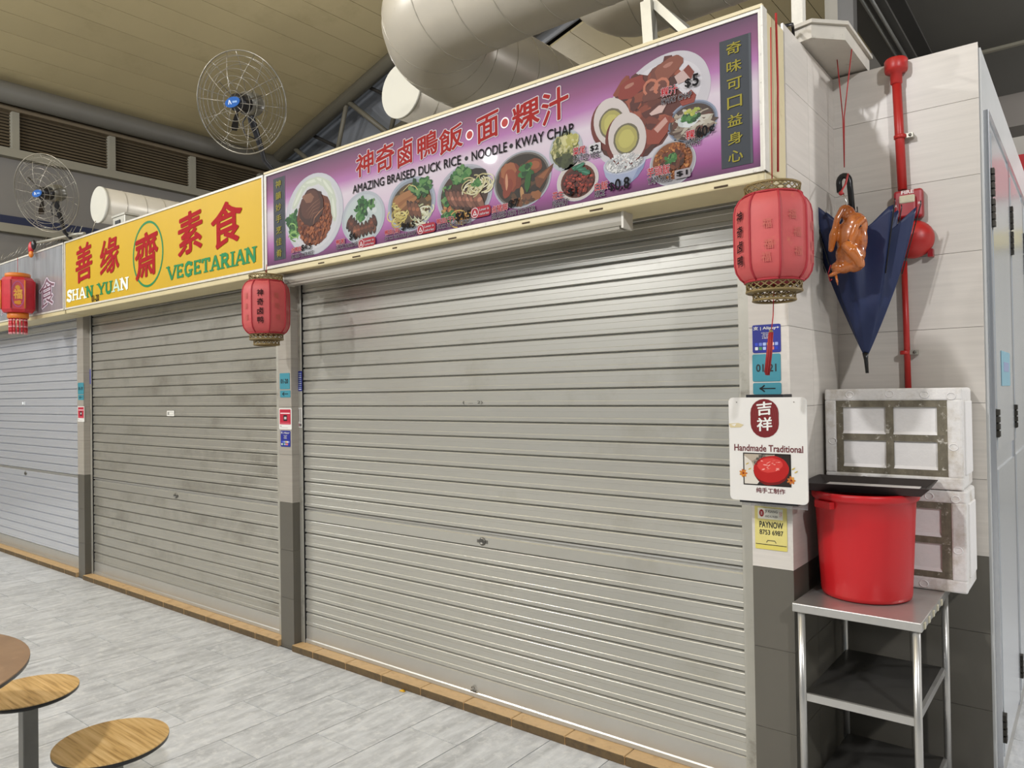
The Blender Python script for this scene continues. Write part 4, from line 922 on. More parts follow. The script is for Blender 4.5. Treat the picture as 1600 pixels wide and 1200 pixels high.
# red cord running down the end of the purple sign
rc=MB().tube([(XS+.012,YF+.10,ZTOP+.01),(XS+.014,YF+.10,2.6),(XS+.012,YF+.09,2.30)],.004,6).build('decoration_string',m_cord); tag(rc,'red string running down the cream end of the purple sign','string')

# ================================================================== UMBRELLA, DUCK, FIRE GEAR
m_navy=mat('navy_nylon','16244a',.5,noise=.10,scale=14); m_uh=mat('umbrella_black','121212',.3)
tip=on(1,3.15,1355,583); hd=on(1,3.15,1326,268)
um=empty('umbrella',(tip.x,tip.y,tip.z),'navy umbrella hung point down by its black hooked handle','umbrella')
axd=Vector((hd.x-tip.x,0,hd.z-tip.z)).normalized(); ax_x=Vector((axd.z,0,-axd.x)); ax_y=Vector((0,1,0))
NT=96; rows=22
def canopy(t,th):
    # t 0..1 from ferrule to rib ends; eight ribs with the cloth sagging inwards between them
    rib=abs(math.sin(4*th)); sag=.42*rib**.8*min(1,t*1.4)
    wide={0:1.0}
    R0=.215*(t**.90)*(1+.10*math.sin(PI*t))
    R0*=1-sag
    side=1.0+.12*math.cos(th)
    z=.055+t*(.615-.05*math.cos(th))-(.085*rib*(t**6))
    return ax_x*(R0*math.cos(th)*side)+ax_y*(R0*math.sin(th)*.40)+axd*z
vs=[canopy(i/(rows-1)*.985+.015,2*PI*j/NT+.22) for i in range(rows) for j in range(NT)]
fs=[(i*NT+j,i*NT+(j+1)%NT,(i+1)*NT+(j+1)%NT,(i+1)*NT+j) for i in range(rows-1) for j in range(NT)]
cm=MB().add(vs,fs,True); co=cm.build('canopy',m_navy,um)
sd=co.modifiers.new('thick','SOLIDIFY'); sd.thickness=.0012
MB().tube([Vector((0,0,0)),axd*.055,axd*.08],[.006,.008,.012],10).build('ferrule',m_uh,um)
L_=(Vector((hd.x,hd.y,hd.z))-tip).length
MB().tube([axd*.05,axd*(L_-.10)],.006,8).build('shaft',mat('shaft_metal','3a3a3c',.3,.7),um)
hk=[axd*(L_-.19),axd*(L_-.04)]+[axd*(L_-.04)+ax_x*(-.020+.020*math.cos(a))+axd*(.028*math.sin(a)) for a in [PI*i/8 for i in range(1,9)]]+[axd*(L_-.075)-ax_x*.040]
MB().tube(hk,.0115,12).build('handle',m_uh,um)
for j in range(8):
    th=PI/4*j; p=canopy(1.0,th); q=canopy(.55,th)
    MB().tube([q+(q-axd*q.dot(axd))*.0,p,p+axd*.012],.0022,5).build('rib',m_uh,um)
# cords that carry the umbrella and the duck
top=hd+Vector((-.0,0,.0)); t1=on(1,3.18,1308,100); t2=on(1,3.12,1331,75)
cc=MB(); kn=Vector((hd.x-.016,3.15,hd.z+.02))
cc.tube([(t1.x,3.18,2.885),(kn.x-.004,3.16,kn.z+.20),kn],.0022,5); cc.tube([(t2.x,3.12,2.885),(kn.x+.006,3.14,kn.z+.20),kn],.0022,5)
o=cc.build('red_string',m_cord); tag(o,'pair of thin red strings holding up the umbrella handle','string')
# roasted duck
m_duck=mat('roasted_duck_skin','b0642a',.22,noise=.22,scale=14,dirt='7a3512',dirt_scale=18,dirt_lo=.5,dirt_hi=.72,coat=.5)
dc=on(1,3.0,1327,378); du=empty('roast_duck',(dc.x,3.0,dc.z),'glossy brown roast duck hanging on a hook in front of the navy umbrella','duck')
def pxo(px,py,y=3.0): q=on(1,y,px,py); return Vector((q.x-dc.x,q.y-3.0,q.z-dc.z))
db=MB()
def blob(px,py,y,r,sc=(1,1,1),rot=0): db.sphere(pxo(px,py,y),r,18,12,sc,Matrix.Rotation(rot,3,'Y'))
blob(1331,374,3.0,.056,(1.0,.75,1.5),-.05); blob(1336,354,3.0,.045,(1.0,.8,1.2)); blob(1329,397,2.995,.054,(1.0,.85,1.0)); blob(1326,336,3.0,.026,(.95,.8,1.3)); blob(1320,327,3.0,.018,(1.3,.9,1.0))
blob(1318,415,2.985,.034,(1.1,.9,.9)); blob(1335,412,2.99,.036,(1.0,.8,.9)); blob(1310,418,2.97,.026,(1.05,1,.85),.3); blob(1303,428,2.965,.013,(1.7,1,.6),-.35); blob(1342,406,2.975,.022,(.8,.8,1.6),-.4)
def chain(pts,rs):
    m=len(pts)
    for i in range(m-1):
        a=pxo(*pts[i]);b=pxo(*pts[i+1])
        for j in range(6):
            f=j/6; db.sphere(a+(b-a)*f,rs[i]+(rs[i+1]-rs[i])*f,12,8)
chain([(1316,328,2.99),(1308,342,2.975),(1304,358,2.97),(1302,368,2.965),(1300,380,2.965),(1298,392,2.965)],[.014,.012,.011,.016,.013,.010])
chain([(1347,343,2.975),(1338,352,2.955),(1333,366,2.95),(1329,378,2.955)],[.014,.012,.011,.010])
chain([(1322,384,2.95),(1332,392,2.945),(1340,403,2.955),(1344,416,2.965)],[.018,.022,.018,.009])
tmp=db.build('tmp_duck',None); md=tmp.modifiers.new('r','REMESH'); md.mode='VOXEL'; md.voxel_size=.0034; sm=tmp.modifiers.new('s','SMOOTH'); sm.factor=.5; sm.iterations=5
dg=bpy.context.evaluated_depsgraph_get(); dme=bpy.data.meshes.new_from_object(tmp.evaluated_get(dg)); bpy.data.objects.remove(tmp)
dme.polygons.foreach_set('use_smooth',[True]*len(dme.polygons)); dme.materials.clear(); dme.name='body'; link('body',dme,m_duck,du)
m_dkhole=mat('duck_cavity','2c0f08',.5)
for q in((1343,353,2.962),(1327,377,2.948)): MB().sphere(pxo(*q),.008,10,8,(1,.5,.8)).build('cavity',m_dkhole,du)
MB().sphere(pxo(1299,421,2.945),.004,8,6).build('eye',m_dkhole,du)
MB().tube([pxo(1298,414,2.965),pxo(1294,428,2.965),pxo(1297,440,2.965),pxo(1300,436,2.965)],.0018,5).build('string_loop',m_cord,du)
MB().tube([pxo(1306,430,2.97),pxo(1308,440,2.97),pxo(1309,446,2.97)],[.005,.004,.001],6).build('drip',m_duck,du)
hk=[pxo(1324,323,2.995),pxo(1321,312,2.995),pxo(1318,303,2.995)]; MB().tube(hk,.0026,6).build('hook',mat('hook_steel','c9c8c2',.25,.9),du)
MB().tube([pxo(1318,303,2.995),pxo(1314,300,3.0),pxo(1321,288,3.06),pxo(1325,272,3.13)],.004,6).build('red_knot_cord',m_cord,du); MB().sphere(pxo(1314,302,2.995),.009,8,6).build('red_knot',m_cord,du)
# ---- fire alarm riser
m_fire=mat('fire_red','b02520',.4,noise=.06,scale=20); m_fire2=mat('strobe_red','9c1f27',.35)
px_=-.607; yp=YB-.030
fp=empty('fire_riser_pipe',(px_,yp,1.50),'red fire alarm conduit with capped top on the tiled recess wall','pipe')
MB().tube([(-.010,0,1.31),(.004,0,.840)],.0175,14).build('upper_pipe',m_fire,fp); MB().tube([(.004,0,.552),(.010,0,.04)],.0115,12).build('lower_pipe',m_fire,fp)
MB().lathe([(.018,1.27),(.022,1.275),(.022,1.315),(.040,1.320),(.043,1.330),(.043,1.365),(.038,1.372),(0,1.374)],c=(-.010,0,0),n=24).build('cap',m_fire,fp)
for z,r in((1.055,.021),(.185,.015)):
    MB().lathe([(r,-.008),(r+.003,-.006),(r+.003,.006),(r,.008)],c=(0.0,0,z),n=16).build('clamp',m_fire,fp); MB().box(.018,.046,-.004,.026,z-.009,z+.009).build('clamp_ear',m_gal,fp); MB().sphere((.036,-.006,z),.006,8,6).build('screw',m_lock,fp)
fs_=empty('fire_strobe',(-.582,YB-.028,2.275),'red wall strobe marked FIRE above the umbrella rib tips','alarm')
MB().box(-.052,.052,-.020,.027,-.055,.060,bev=.010).build('case',m_fire2,fs_); MB().box(-.030,.030,-.036,-.018,-.052,.022,bev=.006).build('horn_cover',m_fire2,fs_); MB().box(-.028,.028,-.040,-.02,.002,.034,bev=.005).build('lens',mat('strobe_lens','c9c2a8',.15,noise=.12,scale=60),fs_)
lettering('fire_text','FIRE',(-.022,-.020,.043),(.022,-.020,.043),.013,mat('fire_text_white','e8d8d4',.4),fs_,lift=.0012,off=.03,inv=Matrix.Identity(4))
for s in(-1,1): lettering('side_mark','R',(s*.042-.005,-.020,-.006),(s*.042+.005,-.020,-.006),.010,MATS['fire_text_white'],fs_,lift=.0012,inv=Matrix.Identity(4))
fb=empty('fire_bell',(-.568,YB-.005,2.135),'round red fire bell half hidden behind the umbrella','alarm')
bm_=MB().lathe([(.074,0),(.076,.012),(.072,.030),(.060,.048),(.040,.060),(.018,.066),(0,.067)],n=32).mesh('gong'); link('gong',bm_,m_fire,fb,(0,-.012,0),(PI/2,0,0))
MB().lathe([(.03,0),(.03,.018)],n=20).build('base',m_fire2,fb,(0,.004,0),(PI/2,0,0)); MB().box(.05,.068,-.03,.004,-.075,-.045).build('striker_box',m_fire2,fb)
# ================================================================== STICKERS AND BOARD ON THE PILLARS
m_teal=mat('teal_plate','34808f',.5); m_blu=mat('blue_sticker','101e80',.5); m_wst=mat('white_sticker','d9d7d1',.45); m_rst=mat('red_sticker','ad2438',.45); m_yst=mat('yellow_sticker','cfc274',.55,noise=.05,scale=30)
m_ink2=mat('sticker_ink','15171a',.5)
def plate(name,label,cat,px0,py0,px1,py1,m,yy=D,th=.0022,group=None,r=.006):
    a=on(1,yy,px0,(py0+py1)/2);b=on(1,yy,px1,(py0+py1)/2);zt=on(1,yy,(px0+px1)/2,py0).z;zb=on(1,yy,(px0+px1)/2,py1).z
    w_,h_=b.x-a.x,zt-zb
    t=empty(name,(a.x,yy,zb),label,cat,group)
    P=[]
    for cx,cz,a0 in((w_-r,r,-PI/2),(w_-r,h_-r,0),(r,h_-r,PI/2),(r,r,PI)): P+=[(cx+r*math.cos(a0+PI/2*i/4),cz+r*math.sin(a0+PI/2*i/4)) for i in range(5)]
    n=len(P); MB().add([(x,-th,z) for x,z in P]+[(x,0,z) for x,z in P],[tuple(range(n)),tuple(range(2*n-1,n-1,-1))]+[(i,n+i,n+(i+1)%n,(i+1)%n) for i in range(n)]).build('sheet',m,t)
    return t,w_,h_,-th
I4=Matrix.Identity(4)
def ltx(t,nm,body,x0,x1,z,h,m,y,off=.01,rise=0): lettering(nm,body,(x0,y,z),(x1,y,z),h,m,t,lift=.0007,off=off,inv=I4,rise=rise)
def arrow(t,w_,h_,y):
    pr=Print((0,y,0),lift=.0007); pr.stroke([(w_*.80,h_*.5),(w_*.25,h_*.5)],h_*.10,'15171a'); pr.stroke([(w_*.42,h_*.78),(w_*.32,h_*.58),(w_*.24,h_*.5)],h_*.12,'15171a'); pr.stroke([(w_*.42,h_*.22),(w_*.32,h_*.42),(w_*.24,h_*.5)],h_*.12,'15171a'); pr.build('arrow',t,vcol_mat('sticker_print',.5),I4)
def alipay(t,w_,h_,y):
    ltx(t,'logo_text','支 | Alipay+',w_*.04,w_*.95,h_*.80,h_*.14,m_wst,y,.02)
    for k,(s,x0,x1) in enumerate((('WELCOME',.32,.68),('SCAN',.38,.62),('TO PAY',.34,.66),('HERE',.36,.66))): ltx(t,'small_text',s,w_*x0,w_*x1,h_*(.68-.06*k),h_*.04,m_wst,y)
    pr=Print((0,y,0),lift=.0007)
    for r_ in range(2):
        for c_ in range(6): pr.rect(w_*(.09+.142*c_),w_*(.09+.142*c_+.11),h_*(.10+.15*r_),h_*(.10+.15*r_+.11),[['d9dde2','4d8a58','9fb0d8','d98a86','d4746c','2a3ba8'],['3a4cc0','6f7fd0','9fb0d8','d6c266','e2cfc4','8fa0d8']][r_][c_],.002)
    pr.build('wallet_icons',t,vcol_mat('sticker_print',.5),I4)
def redqr(t,w_,h_,y):
    pr=Print((0,y,0),lift=.0007); pr.rect(w_*.06,w_*.94,h_*.24,h_*.95,'ad2438',.003); pr.rect(w_*.12,w_*.88,h_*.74,h_*.79,'e6c9cc'); pr.rect(w_*.36,w_*.66,h_*.40,h_*.68,'1c1416',.003); pr.rect(w_*.42,w_*.60,h_*.48,h_*.60,'b9b2b2'); pr.rect(w_*.1,w_*.88,h_*.28,h_*.31,'c66a76'); pr.rect(w_*.10,w_*.20,h_*.14,h_*.17,'55504e'); pr.rect(w_*.1,w_*.7,h_*.07,h_*.09,'b5b0ac'); pr.build('print',t,vcol_mat('sticker_print',.5),I4)
# right pillar
t,w_,h_,y=plate('payment_sticker','blue payment sticker on the right pillar behind the red tassel','sticker',1176,507,1220,551,m_blu); alipay(t,w_,h_,y)
t,w_,h_,y=plate('unit_number_plate','teal unit plate 01-21 on the right pillar','plate',1176,553,1220,596,m_teal); ltx(t,'number','01-21',w_*.14,w_*.85,h_*.36,h_*.27,m_ink2,y,.02)
t,w_,h_,y=plate('arrow_plate','teal arrow plate below the 01-21 plate','plate',1177,598,1221,616,m_teal); arrow(t,w_,h_,y)
t,w_,h_,y=plate('payment_note','yellow PAYNOW note below the white handmade board','note',1180,791,1230,859,m_yst,r=.002)
ltx(t,'note_text','PAYNOW',w_*.15,w_*.88,h_*.50,h_*.14,m_ink2,y,.02); ltx(t,'note_text','8753 6987',w_*.15,w_*.88,h_*.34,h_*.11,m_ink2,y,.015)
pr=Print((0,y,0),lift=.0006); pr.rect(w_*.1,w_*.88,h_*.70,h_*.95,'dcd8c8',.002); pr.ell(w_*.22,h_*.83,w_*.075,h_*.085,'8e1f22'); pr.rect(w_*.02,w_*.98,h_*.105,h_*.12,'2a2a22'); pr.rect(w_*.02,w_*.98,h_*.0,h_*.10,'cdbf62'); pr.stroke([(w_*.36,h_*.16),(w_*.40,h_*.21),(w_*.62,h_*.21),(w_*.66,h_*.16)],.003,'5a5640'); pr.build('print',t,vcol_mat('sticker_print',.5),I4)
ltx(t,'note_text','JI XIANG',w_*.33,w_*.72,h_*.83,h_*.08,m_ink2,y); ltx(t,'note_text','ANG KU KUEH',w_*.33,w_*.72,h_*.74,h_*.05,m_ink2,y); ltx(t,'note_seal','吉',w_*.19,w_*.25,h_*.79,h_*.08,m_wst,y,.0); ltx(t,'note_text','吉祥',w_*.77,w_*.86,h_*.77,h_*.12,m_rst,y,.0)
# middle pillar
t,w_,h_,y=plate('unit_number_plate','teal unit plate 01-20 on the middle pillar','plate',437.5,583,453,608,m_teal); ltx(t,'number','01-20',w_*.12,w_*.85,h_*.36,h_*.27,m_ink2,y,.03)
t,w_,h_,y=plate('arrow_plate','teal arrow plate below the 01-20 plate','plate',438,610,454,621,m_teal); arrow(t,w_,h_,y)
t,w_,h_,y=plate('scan_sticker','red and white scan sticker on the middle pillar','sticker',436.5,638,456,671,m_wst); redqr(t,w_,h_,y)
t,w_,h_,y=plate('payment_sticker','small blue payment sticker on the middle pillar','sticker',439,673,454,698,m_blu); alipay(t,w_,h_,y)
# left pillar
t,w_,h_,y=plate('unit_number_plate','small teal unit plate on the left pillar','plate',122,598,131,616,m_teal); ltx(t,'number','01-19',w_*.12,w_*.85,h_*.36,h_*.27,m_ink2,y,.03)
t,w_,h_,y=plate('arrow_plate','small teal arrow plate on the left pillar','plate',122.5,617,131,625,m_teal); arrow(t,w_,h_,y)
t,w_,h_,y=plate('scan_sticker','red and white scan sticker on the left pillar','sticker',122,635,132,659,m_wst); redqr(t,w_,h_,y)
# stickers on the guide rails
YR=YSH-.0142
t,w_,h_,y=plate('rail_sticker','tall blue sticker on the left guide rail of the wide shutter','sticker',466,580,472,611,m_blu,YR,.001,r=.002)
pr=Print((0,y,0),lift=.0005)
for k in range(9): pr.rect(w_*(.15),w_*(.85),h_*(.06+.1*k),h_*(.06+.1*k+.05),'9aa8d0' if k%3 else 'c9cfe0')
pr.build('print',t,vcol_mat('sticker_print',.5),I4)
t,w_,h_,y=plate('rail_sticker','tall white sticker on the left guide rail of the wide shutter','sticker',466,637,472,668,m_wst,YR,.001,r=.002)
pr=Print((0,y,0),lift=.0005); pr.rect(w_*.15,w_*.35,h_*.3,h_*.92,'8f8b84'); pr.rect(w_*.55,w_*.8,h_*.25,h_*.95,'9b978f'); pr.rect(w_*.2,w_*.45,h_*.06,h_*.2,'7a3c40'); pr.rect(w_*.55,w_*.85,h_*.06,h_*.2,'3a3532'); pr.build('print',t,vcol_mat('sticker_print',.5),I4)
t,w_,h_,y=plate('rail_sticker','violet blue sticker on the left guide rail of the middle shutter','sticker',138.5,577,142,600,mat('violet_sticker','5b5f9c',.5),YR,.001,r=.002)
# ---- white advertising board
YBD=2.60
bd=empty('advert_board',(-.917,YBD,1.150),'white handmade traditional board mounted on the right pillar','board')
Wb,Hb=.274,.368; r=.016; P=[]
for cx,cz,a0 in((Wb/2-r,r,-PI/2),(Wb/2-r,Hb-r,0),(-Wb/2+r,Hb-r,PI/2),(-Wb/2+r,r,PI)): P+=[(cx+r*math.cos(a0+PI/2*i/6),cz+r*math.sin(a0+PI/2*i/6)) for i in range(7)]
n=len(P); MB().add([(x,-.004,z) for x,z in P]+[(x,.004,z) for x,z in P],[tuple(range(n)),tuple(range(2*n-1,n-1,-1))]+[(i,n+i,n+(i+1)%n,(i+1)%n) for i in range(n)]).build('sheet',mat('board_white','d3d0ca',.35,noise=.03,scale=4),bd)
MB().box(-.075,.055,.004,D-YBD,Hb-.012,Hb+.010).build('top_mount',m_fblk,bd); MB().box(-.105,.10,.004,D-YBD,-.008,.012).build('bottom_mount',m_fblk,bd)
MB().box(-.10,.13,.014,.017,-.02,Hb-.05).build('acrylic_pocket',mat('clear_acrylic','d8d8d8',.1,trans=.9),bd)
yb=-.004; u=lambda v:(v-.5)*Wb
pr=Print((0,yb,0),lift=.0008)
cx,cz=u(.475),Hb*.80; pr.rect(cx-.050,cx+.050,cz-.068,cz+.068,'6b1c1f',.049)
for k in range(5):
    for s in(-1,1): pr.stroke([(cx+s*(.012+.008*k),cz-.045+.003*k),(cx+s*(.020+.007*k),cz),(cx+s*(.012+.008*k),cz+.045-.003*k)],.0012,'7f3331')
pr.poly([(u(0.0),Hb*.745),(u(.13),Hb*.752),(u(.20),Hb*.735),(u(.16),Hb*.71),(u(.02),Hb*.705)],'c2b48e'); pr.poly([(u(.03),Hb*.735),(u(.1),Hb*.745),(u(.08),Hb*.72)],'d3d0ca')
x0,x1,z0,z1=u(.185),u(.80),Hb*.155,Hb*.465; pr.rect(x0,x1,z0,z1,'1a1512'); pr.rect(x0+.004,x1-.004,z0+.004,z1-.004,'a79b8a'); pr.poly([(x0+.004,z0+.004),(x0+.06,z0+.004),(x0+.03,z1-.03),(x0+.004,z1-.01)],'c9c2b6'); pr.poly([(x0+.05,z0+.004),(x1-.004,z0+.004),(x1-.004,z1-.004),(x1-.055,z1-.004),(x0+.08,z0+.045)],'2a211d'); pr.poly([(x0+.03,z1-.03),(x0+.075,z1-.004),(x1-.06,z1-.004),(x1-.05,z1-.03),(x0+.06,z0+.06)],'8c8072')
ccx,ccz=(x0+x1)/2+.015,(z0+z1)/2; pr.ell(ccx,ccz-.006,.062,.048,'6b100e',.15,30,.03); pr.ell(ccx,ccz+.002,.062,.047,'a51a18',.15,30,.02); pr.ell(ccx-.004,ccz+.016,.044,.026,'c23a34',.1,24,.05)
for k in range(16): pr.ell(ccx+R_(-.035,.03),ccz+R_(.0,.034),R_(.004,.009),R_(.001,.002),random.choice(['d98a80','c9574e','e2a49c']),R_(-.6,.6),8,.3)
for fx,fz in((u(.185),Hb*.265),(u(.80),Hb*.22)):
    for k in range(7): a=k*.9; pr.ell(fx+.008*math.cos(a),fz+.008*math.sin(a),.007,.004,random.choice(['c07a2c','b3652a','cf9444']),a,8,.2)
    pr.ell(fx,fz,.004,.004,'7d2f16')
for q in((.27,.31),(.24,.36),(.83,.33),(.86,.30)): pr.ell(u(q[0]),Hb*q[1],.007,.002,'b79f42',.5,8,.2)
for s in(.11,.85): pr.ell(u(s),Hb*.955,.002,.002,'6b6862')
pr.build('print',bd,vcol_mat('sticker_print',.5),I4)
m_mar=mat('maroon_ink','5e1a1e',.5)
for ch,z in(('吉',.825),('祥',.675)): ltx(bd,'logo_character',ch,cx-.026,cx+.026,Hb*z,Hb*.125,m_wst,yb-.0012,.02,.1)
ltx(bd,'slogan','Handmade Traditional',u(.07),u(.95),Hb*.482,Hb*.062,m_mar,yb,.02)
ltx(bd,'slogan_characters','纯手工制作',u(.35),u(.72),Hb*.085,Hb*.05,m_mar,yb,.02)
for q,(ch,dx,dz) in enumerate((('红',.33,.355),('龟',.355,.39),('粿',.39,.415),('包',.43,.43))): ltx(bd,'photo_character',ch,u(dx),u(dx+.05),Hb*dz,Hb*.035,m_ink2,yb-.001,.0)

# ================================================================== STEEL RACK, BIN, BOXES
m_ss=mat('stainless','bab8b3',.28,.7,noise=.06,scale=7,stretch=(1,6,1)); m_ssd=mat('stainless_shelf','6b6965',.35,.8,noise=.1,scale=8)
RX0,RX1,RY0,RY1,RZ=-.853,-.450,2.632,3.235,.800
rk=empty('steel_rack',(RX0,RY0,0),'stainless steel rack with lower shelves standing in the tiled recess','rack'); rw,rd=RX1-RX0,RY1-RY0
MB().box(0,rw,0,rd,RZ-.030,RZ,bev=.003).build('top',m_ss,rk)
for x in(.025,rw-.020):
    for yv in(.022,rd-.03):
        MB().tube([(x,yv,0),(x,yv,RZ-.03)],.0125,12).build('leg',m_ss,rk)
for z in(.485,.145):
    sh=MB().box(.03,rw-.025,.03,rd-.03,z-.006,z).build('shelf',m_ssd,rk); MB().box(.03,rw-.025,.022,.034,z-.024,z+.002).build('shelf_lip',m_ss,sh); MB().box(rw-.034,rw-.022,.03,rd-.03,z-.024,z+.002).build('shelf_lip',m_ss,sh)
for k in range(5): MB().box(rw-.001,rw+.004,.03+.05*k*1.6,.05+.05*k*1.6,RZ-.026,RZ-.006,bev=.001).build('pale_clip',mat('clip_cream','b9b39c',.5),rk)
# red bin
m_bin=mat('red_plastic','b5161c',.38,noise=.07,scale=4,stretch=(1,1,.2))
bc=(-.672,2.893,RZ); bn=empty('red_bin',bc,'round red plastic bin on top of the steel rack','bin')
prof=[(.0,.001),(.140,.001),(.150,.006),(.153,.02),(.160,.15),(.166,.28),(.170,.345),(.178,.350),(.181,.356),(.181,.372),(.178,.377),(.172,.377),(.168,.370),(.164,.28),(.150,.03),(.0,.025)]
MB().lathe(prof,n=56,sx=.98).build('shell',m_bin,bn)
for a in(-2.15,1.0):
    hx,hy=.178*math.cos(a),.178*math.sin(a); tx,ty=-math.sin(a),math.cos(a)
    MB().obox((hx,hy,.335),(tx*.038,ty*.038,0),(math.cos(a)*.010,math.sin(a)*.010,0),(0,0,.012)).build('grip',m_bin,bn)
# black tray lying across the bin
m_tray=mat('black_tray','2f2928',.5,noise=.06,scale=10)
tyr=empty('black_tray',(-.655,2.900,RZ+.3785),'black rectangular tray resting across the top of the red bin','tray',rotz=math.radians(4))
TW,TD=.205,.150
def frustum(w0,d0,w1,d1,z0,z1,th,m,nm,parent):
    o=[(-w0,-d0,z0),(w0,-d0,z0),(w0,d0,z0),(-w0,d0,z0),(-w1,-d1,z1),(w1,-d1,z1),(w1,d1,z1),(-w1,d1,z1)]
    i=[(-w0+th,-d0+th,z0+th),(w0-th,-d0+th,z0+th),(w0-th,d0-th,z0+th),(-w0+th,d0-th,z0+th),(-w1+th,-d1+th,z1),(w1-th,-d1+th,z1),(w1-th,d1-th,z1),(-w1+th,d1-th,z1)]
    fs=[(0,3,2,1)]+[(k,(k+1)%4,4+(k+1)%4,4+k) for k in range(4)]+[(8,9,10,11)]+[(8+(k+1)%4,8+k,12+k,12+(k+1)%4) for k in range(4)]+[(4+k,4+(k+1)%4,12+(k+1)%4,12+k) for k in range(4)]
    return MB().add(o+i,fs).build(nm,m,parent)
frustum(TW-.03,TD-.03,TW,TD,0,.030,.005,m_tray,'pan',tyr)
MB().box(-TW+.05,TW-.05,-TD+.05,TD-.05,.0055,.0085).build('inner_sheen',mat('tray_sheen_white','cfcac6',.5),tyr)  # white plate painted in for the reflective line inside the tray
# polystyrene boxes
m_eps=mat('polystyrene','d5d2ce',.7,noise=.05,scale=70,bump=.25,dirt='a3957d',dirt_scale=9,dirt_lo=.50,dirt_hi=.80); m_epd=mat('polystyrene_grimy','6a6353',.8,noise=.35,scale=40,stretch=(1,1,.6),dirt='d0cbc0',dirt_scale=30,dirt_lo=.58,dirt_hi=.70); m_epc=mat('polystyrene_clean','dcd9d6',.7,noise=.03,scale=60,bump=.15)
def foam(cx,y0,z0,w_,d_,h_,label,cols=2,rot=0):
    t=empty('foam_box',(cx,y0,z0),label,'box',rotz=rot); f=.016
    MB().box(-w_/2,w_/2,f,d_,0,h_,bev=.010).build('shell',m_eps,t)
    mx,mz=.042,.046
    for b in((-w_/2,w_/2,0,f+.01,h_-mz,h_),(-w_/2,w_/2,0,f+.01,0,mz),(-w_/2,-w_/2+mx,0,f+.01,mz-.004,h_-mz+.004),(w_/2-mx-.006,w_/2,0,f+.01,mz-.004,h_-mz+.004)):
        MB().box(*b,bev=.007).build('rim',m_eps,t)
    x0_,x1_=-w_/2+mx-.002,w_/2-mx-.004; z0_,z1_=mz-.002,h_-mz+.002; bw_=.026
    xm=(x0_+x1_)/2; zm=(z0_+z1_)/2
    for nm,b in(('h',(x0_,x1_,.005,f,z0_,z0_+bw_)),('h',(x0_,x1_,.005,f,z1_-bw_,z1_)),('h',(x0_,x1_,.005,f,zm-bw_/2,zm+bw_/2)),('v',(x0_,x0_+bw_,.0052,f,z0_,z1_)),('v',(x1_-bw_*1.3,x1_,.0052,f,z0_,z1_)),('v',(xm-bw_/2,xm+bw_/2,.0052,f,z0_,z1_))):
        MB().box(*b).build('grimy_bar',m_epd,t)
    for i in range(2):
        for j in range(2):
            xa=(x0_+bw_,xm+bw_/2)[i]; xb=(xm-bw_/2,x1_-bw_*1.3)[i]; za=(z0_+bw_,zm+bw_/2)[j]; zb=(zm-bw_/2,z1_-bw_)[j]
            MB().box(xa,xb,f-.002,f+.002,za,zb).build('pocket_floor',m_epc,t)
            MB().extrude_x([(f-.002,za+.010),(.004,za-.001),(f-.002,za-.001)],xa,xb).build('pocket_ledge',m_epc,t)
    for x,z in((-w_*.30,h_-.022),(0,h_-.020),(w_*.25,h_-.024),(w_*.43,h_-.03),(-w_*.44,h_*.45),(w_*.44,h_*.42),(w_*.2,.02),(-w_*.2,.024)):
        MB().tube([(x+.014*math.cos(2*PI*i/20),-.0005,z+.012*math.sin(2*PI*i/20)) for i in range(20)],.0022,5,closed=True).build('mould_ring',m_epc,t)
    # side panel outline
    MB().box(w_/2-.004,w_/2+.006,.05,d_-.03,.05,h_-.05,bev=.004).build('side_panel',m_epc,t)
    return t
BX=-.6195
foam(BX+.008,3.083,RZ+.001,.466,.240,.368,'lower white polystyrene box behind the red bin on the rack')
foam(BX,3.078,RZ+.372,.470,.246,.370,'upper white polystyrene box with four panels stacked above the red bin')

# ================================================================== STEEL DOORS ON THE CORRIDOR WALL
m_sdoor=mat('polished_steel_sheet','d8dbdd',.22,.55,noise=.05,scale=3,stretch=(1,1,.3)); m_sfr=mat('steel_frame','c0c2c5',.25,.7); m_hng=mat('hinge_dark','3d3a34',.5,.6)
def sdoor(nm,y0,y1,z1,k):
    t=empty(nm,(X2,y0,0)); tag(t,kind='structure'); w_=y1-y0
    MB().box(0,.012,0,w_,.06,z1).build('leaf',m_sdoor,t)
    MB().box(.012,.020,.03,w_-.03,.10,z1*.47).build('lower_panel',m_sdoor,t); MB().box(.012,.020,.03,w_-.03,z1*.5,z1-.05).build('upper_panel',m_sdoor,t)
    for z in(.22,1.40,2.22,2.34):
        if z<z1: 
            h=MB(); h.tube([(.018,.012,z-.055),(.018,.012,z+.055)],.009,8)
            for q in range(4): h.box(.006,.030,-.006,.030,z-.052+.028*q,z-.030+.028*q)
            h.build('hinge',m_hng,t)
    for yq in(-.02,w_): MB().box(0,.018,yq,yq+.02,.06,z1).build('frame',m_sfr,t)
    MB().box(0,.018,-.02,w_+.02,z1,z1+.03).build('frame',m_sfr,t)
sdoor('door_1',3.42,4.16,2.59,0); sdoor('door_2',4.22,4.96,2.59,1); sdoor('door_3',5.02,5.76,2.59,2)
sk_=MB().box(X2,X2+.012,3.36,6.0,0,.06).build('baseboard_corridor',mat('steel_skirting','b5b3ac',.35,.5)); tag(sk_,kind='structure')
nt=empty('blue_notice',(X2+.021,3.62,1.545),'pale blue sheet taped to the steel door by the recess','notice')
MB().box(0,.002,0,.36,0,.145).build('sheet',mat('pale_blue_sheet','7fa9b8',.4,noise=.06,scale=9),nt); MB().box(.002,.0026,.08,.30,.06,.10).build('printed_patch',mat('lilac_patch','8a93b0',.5),nt)

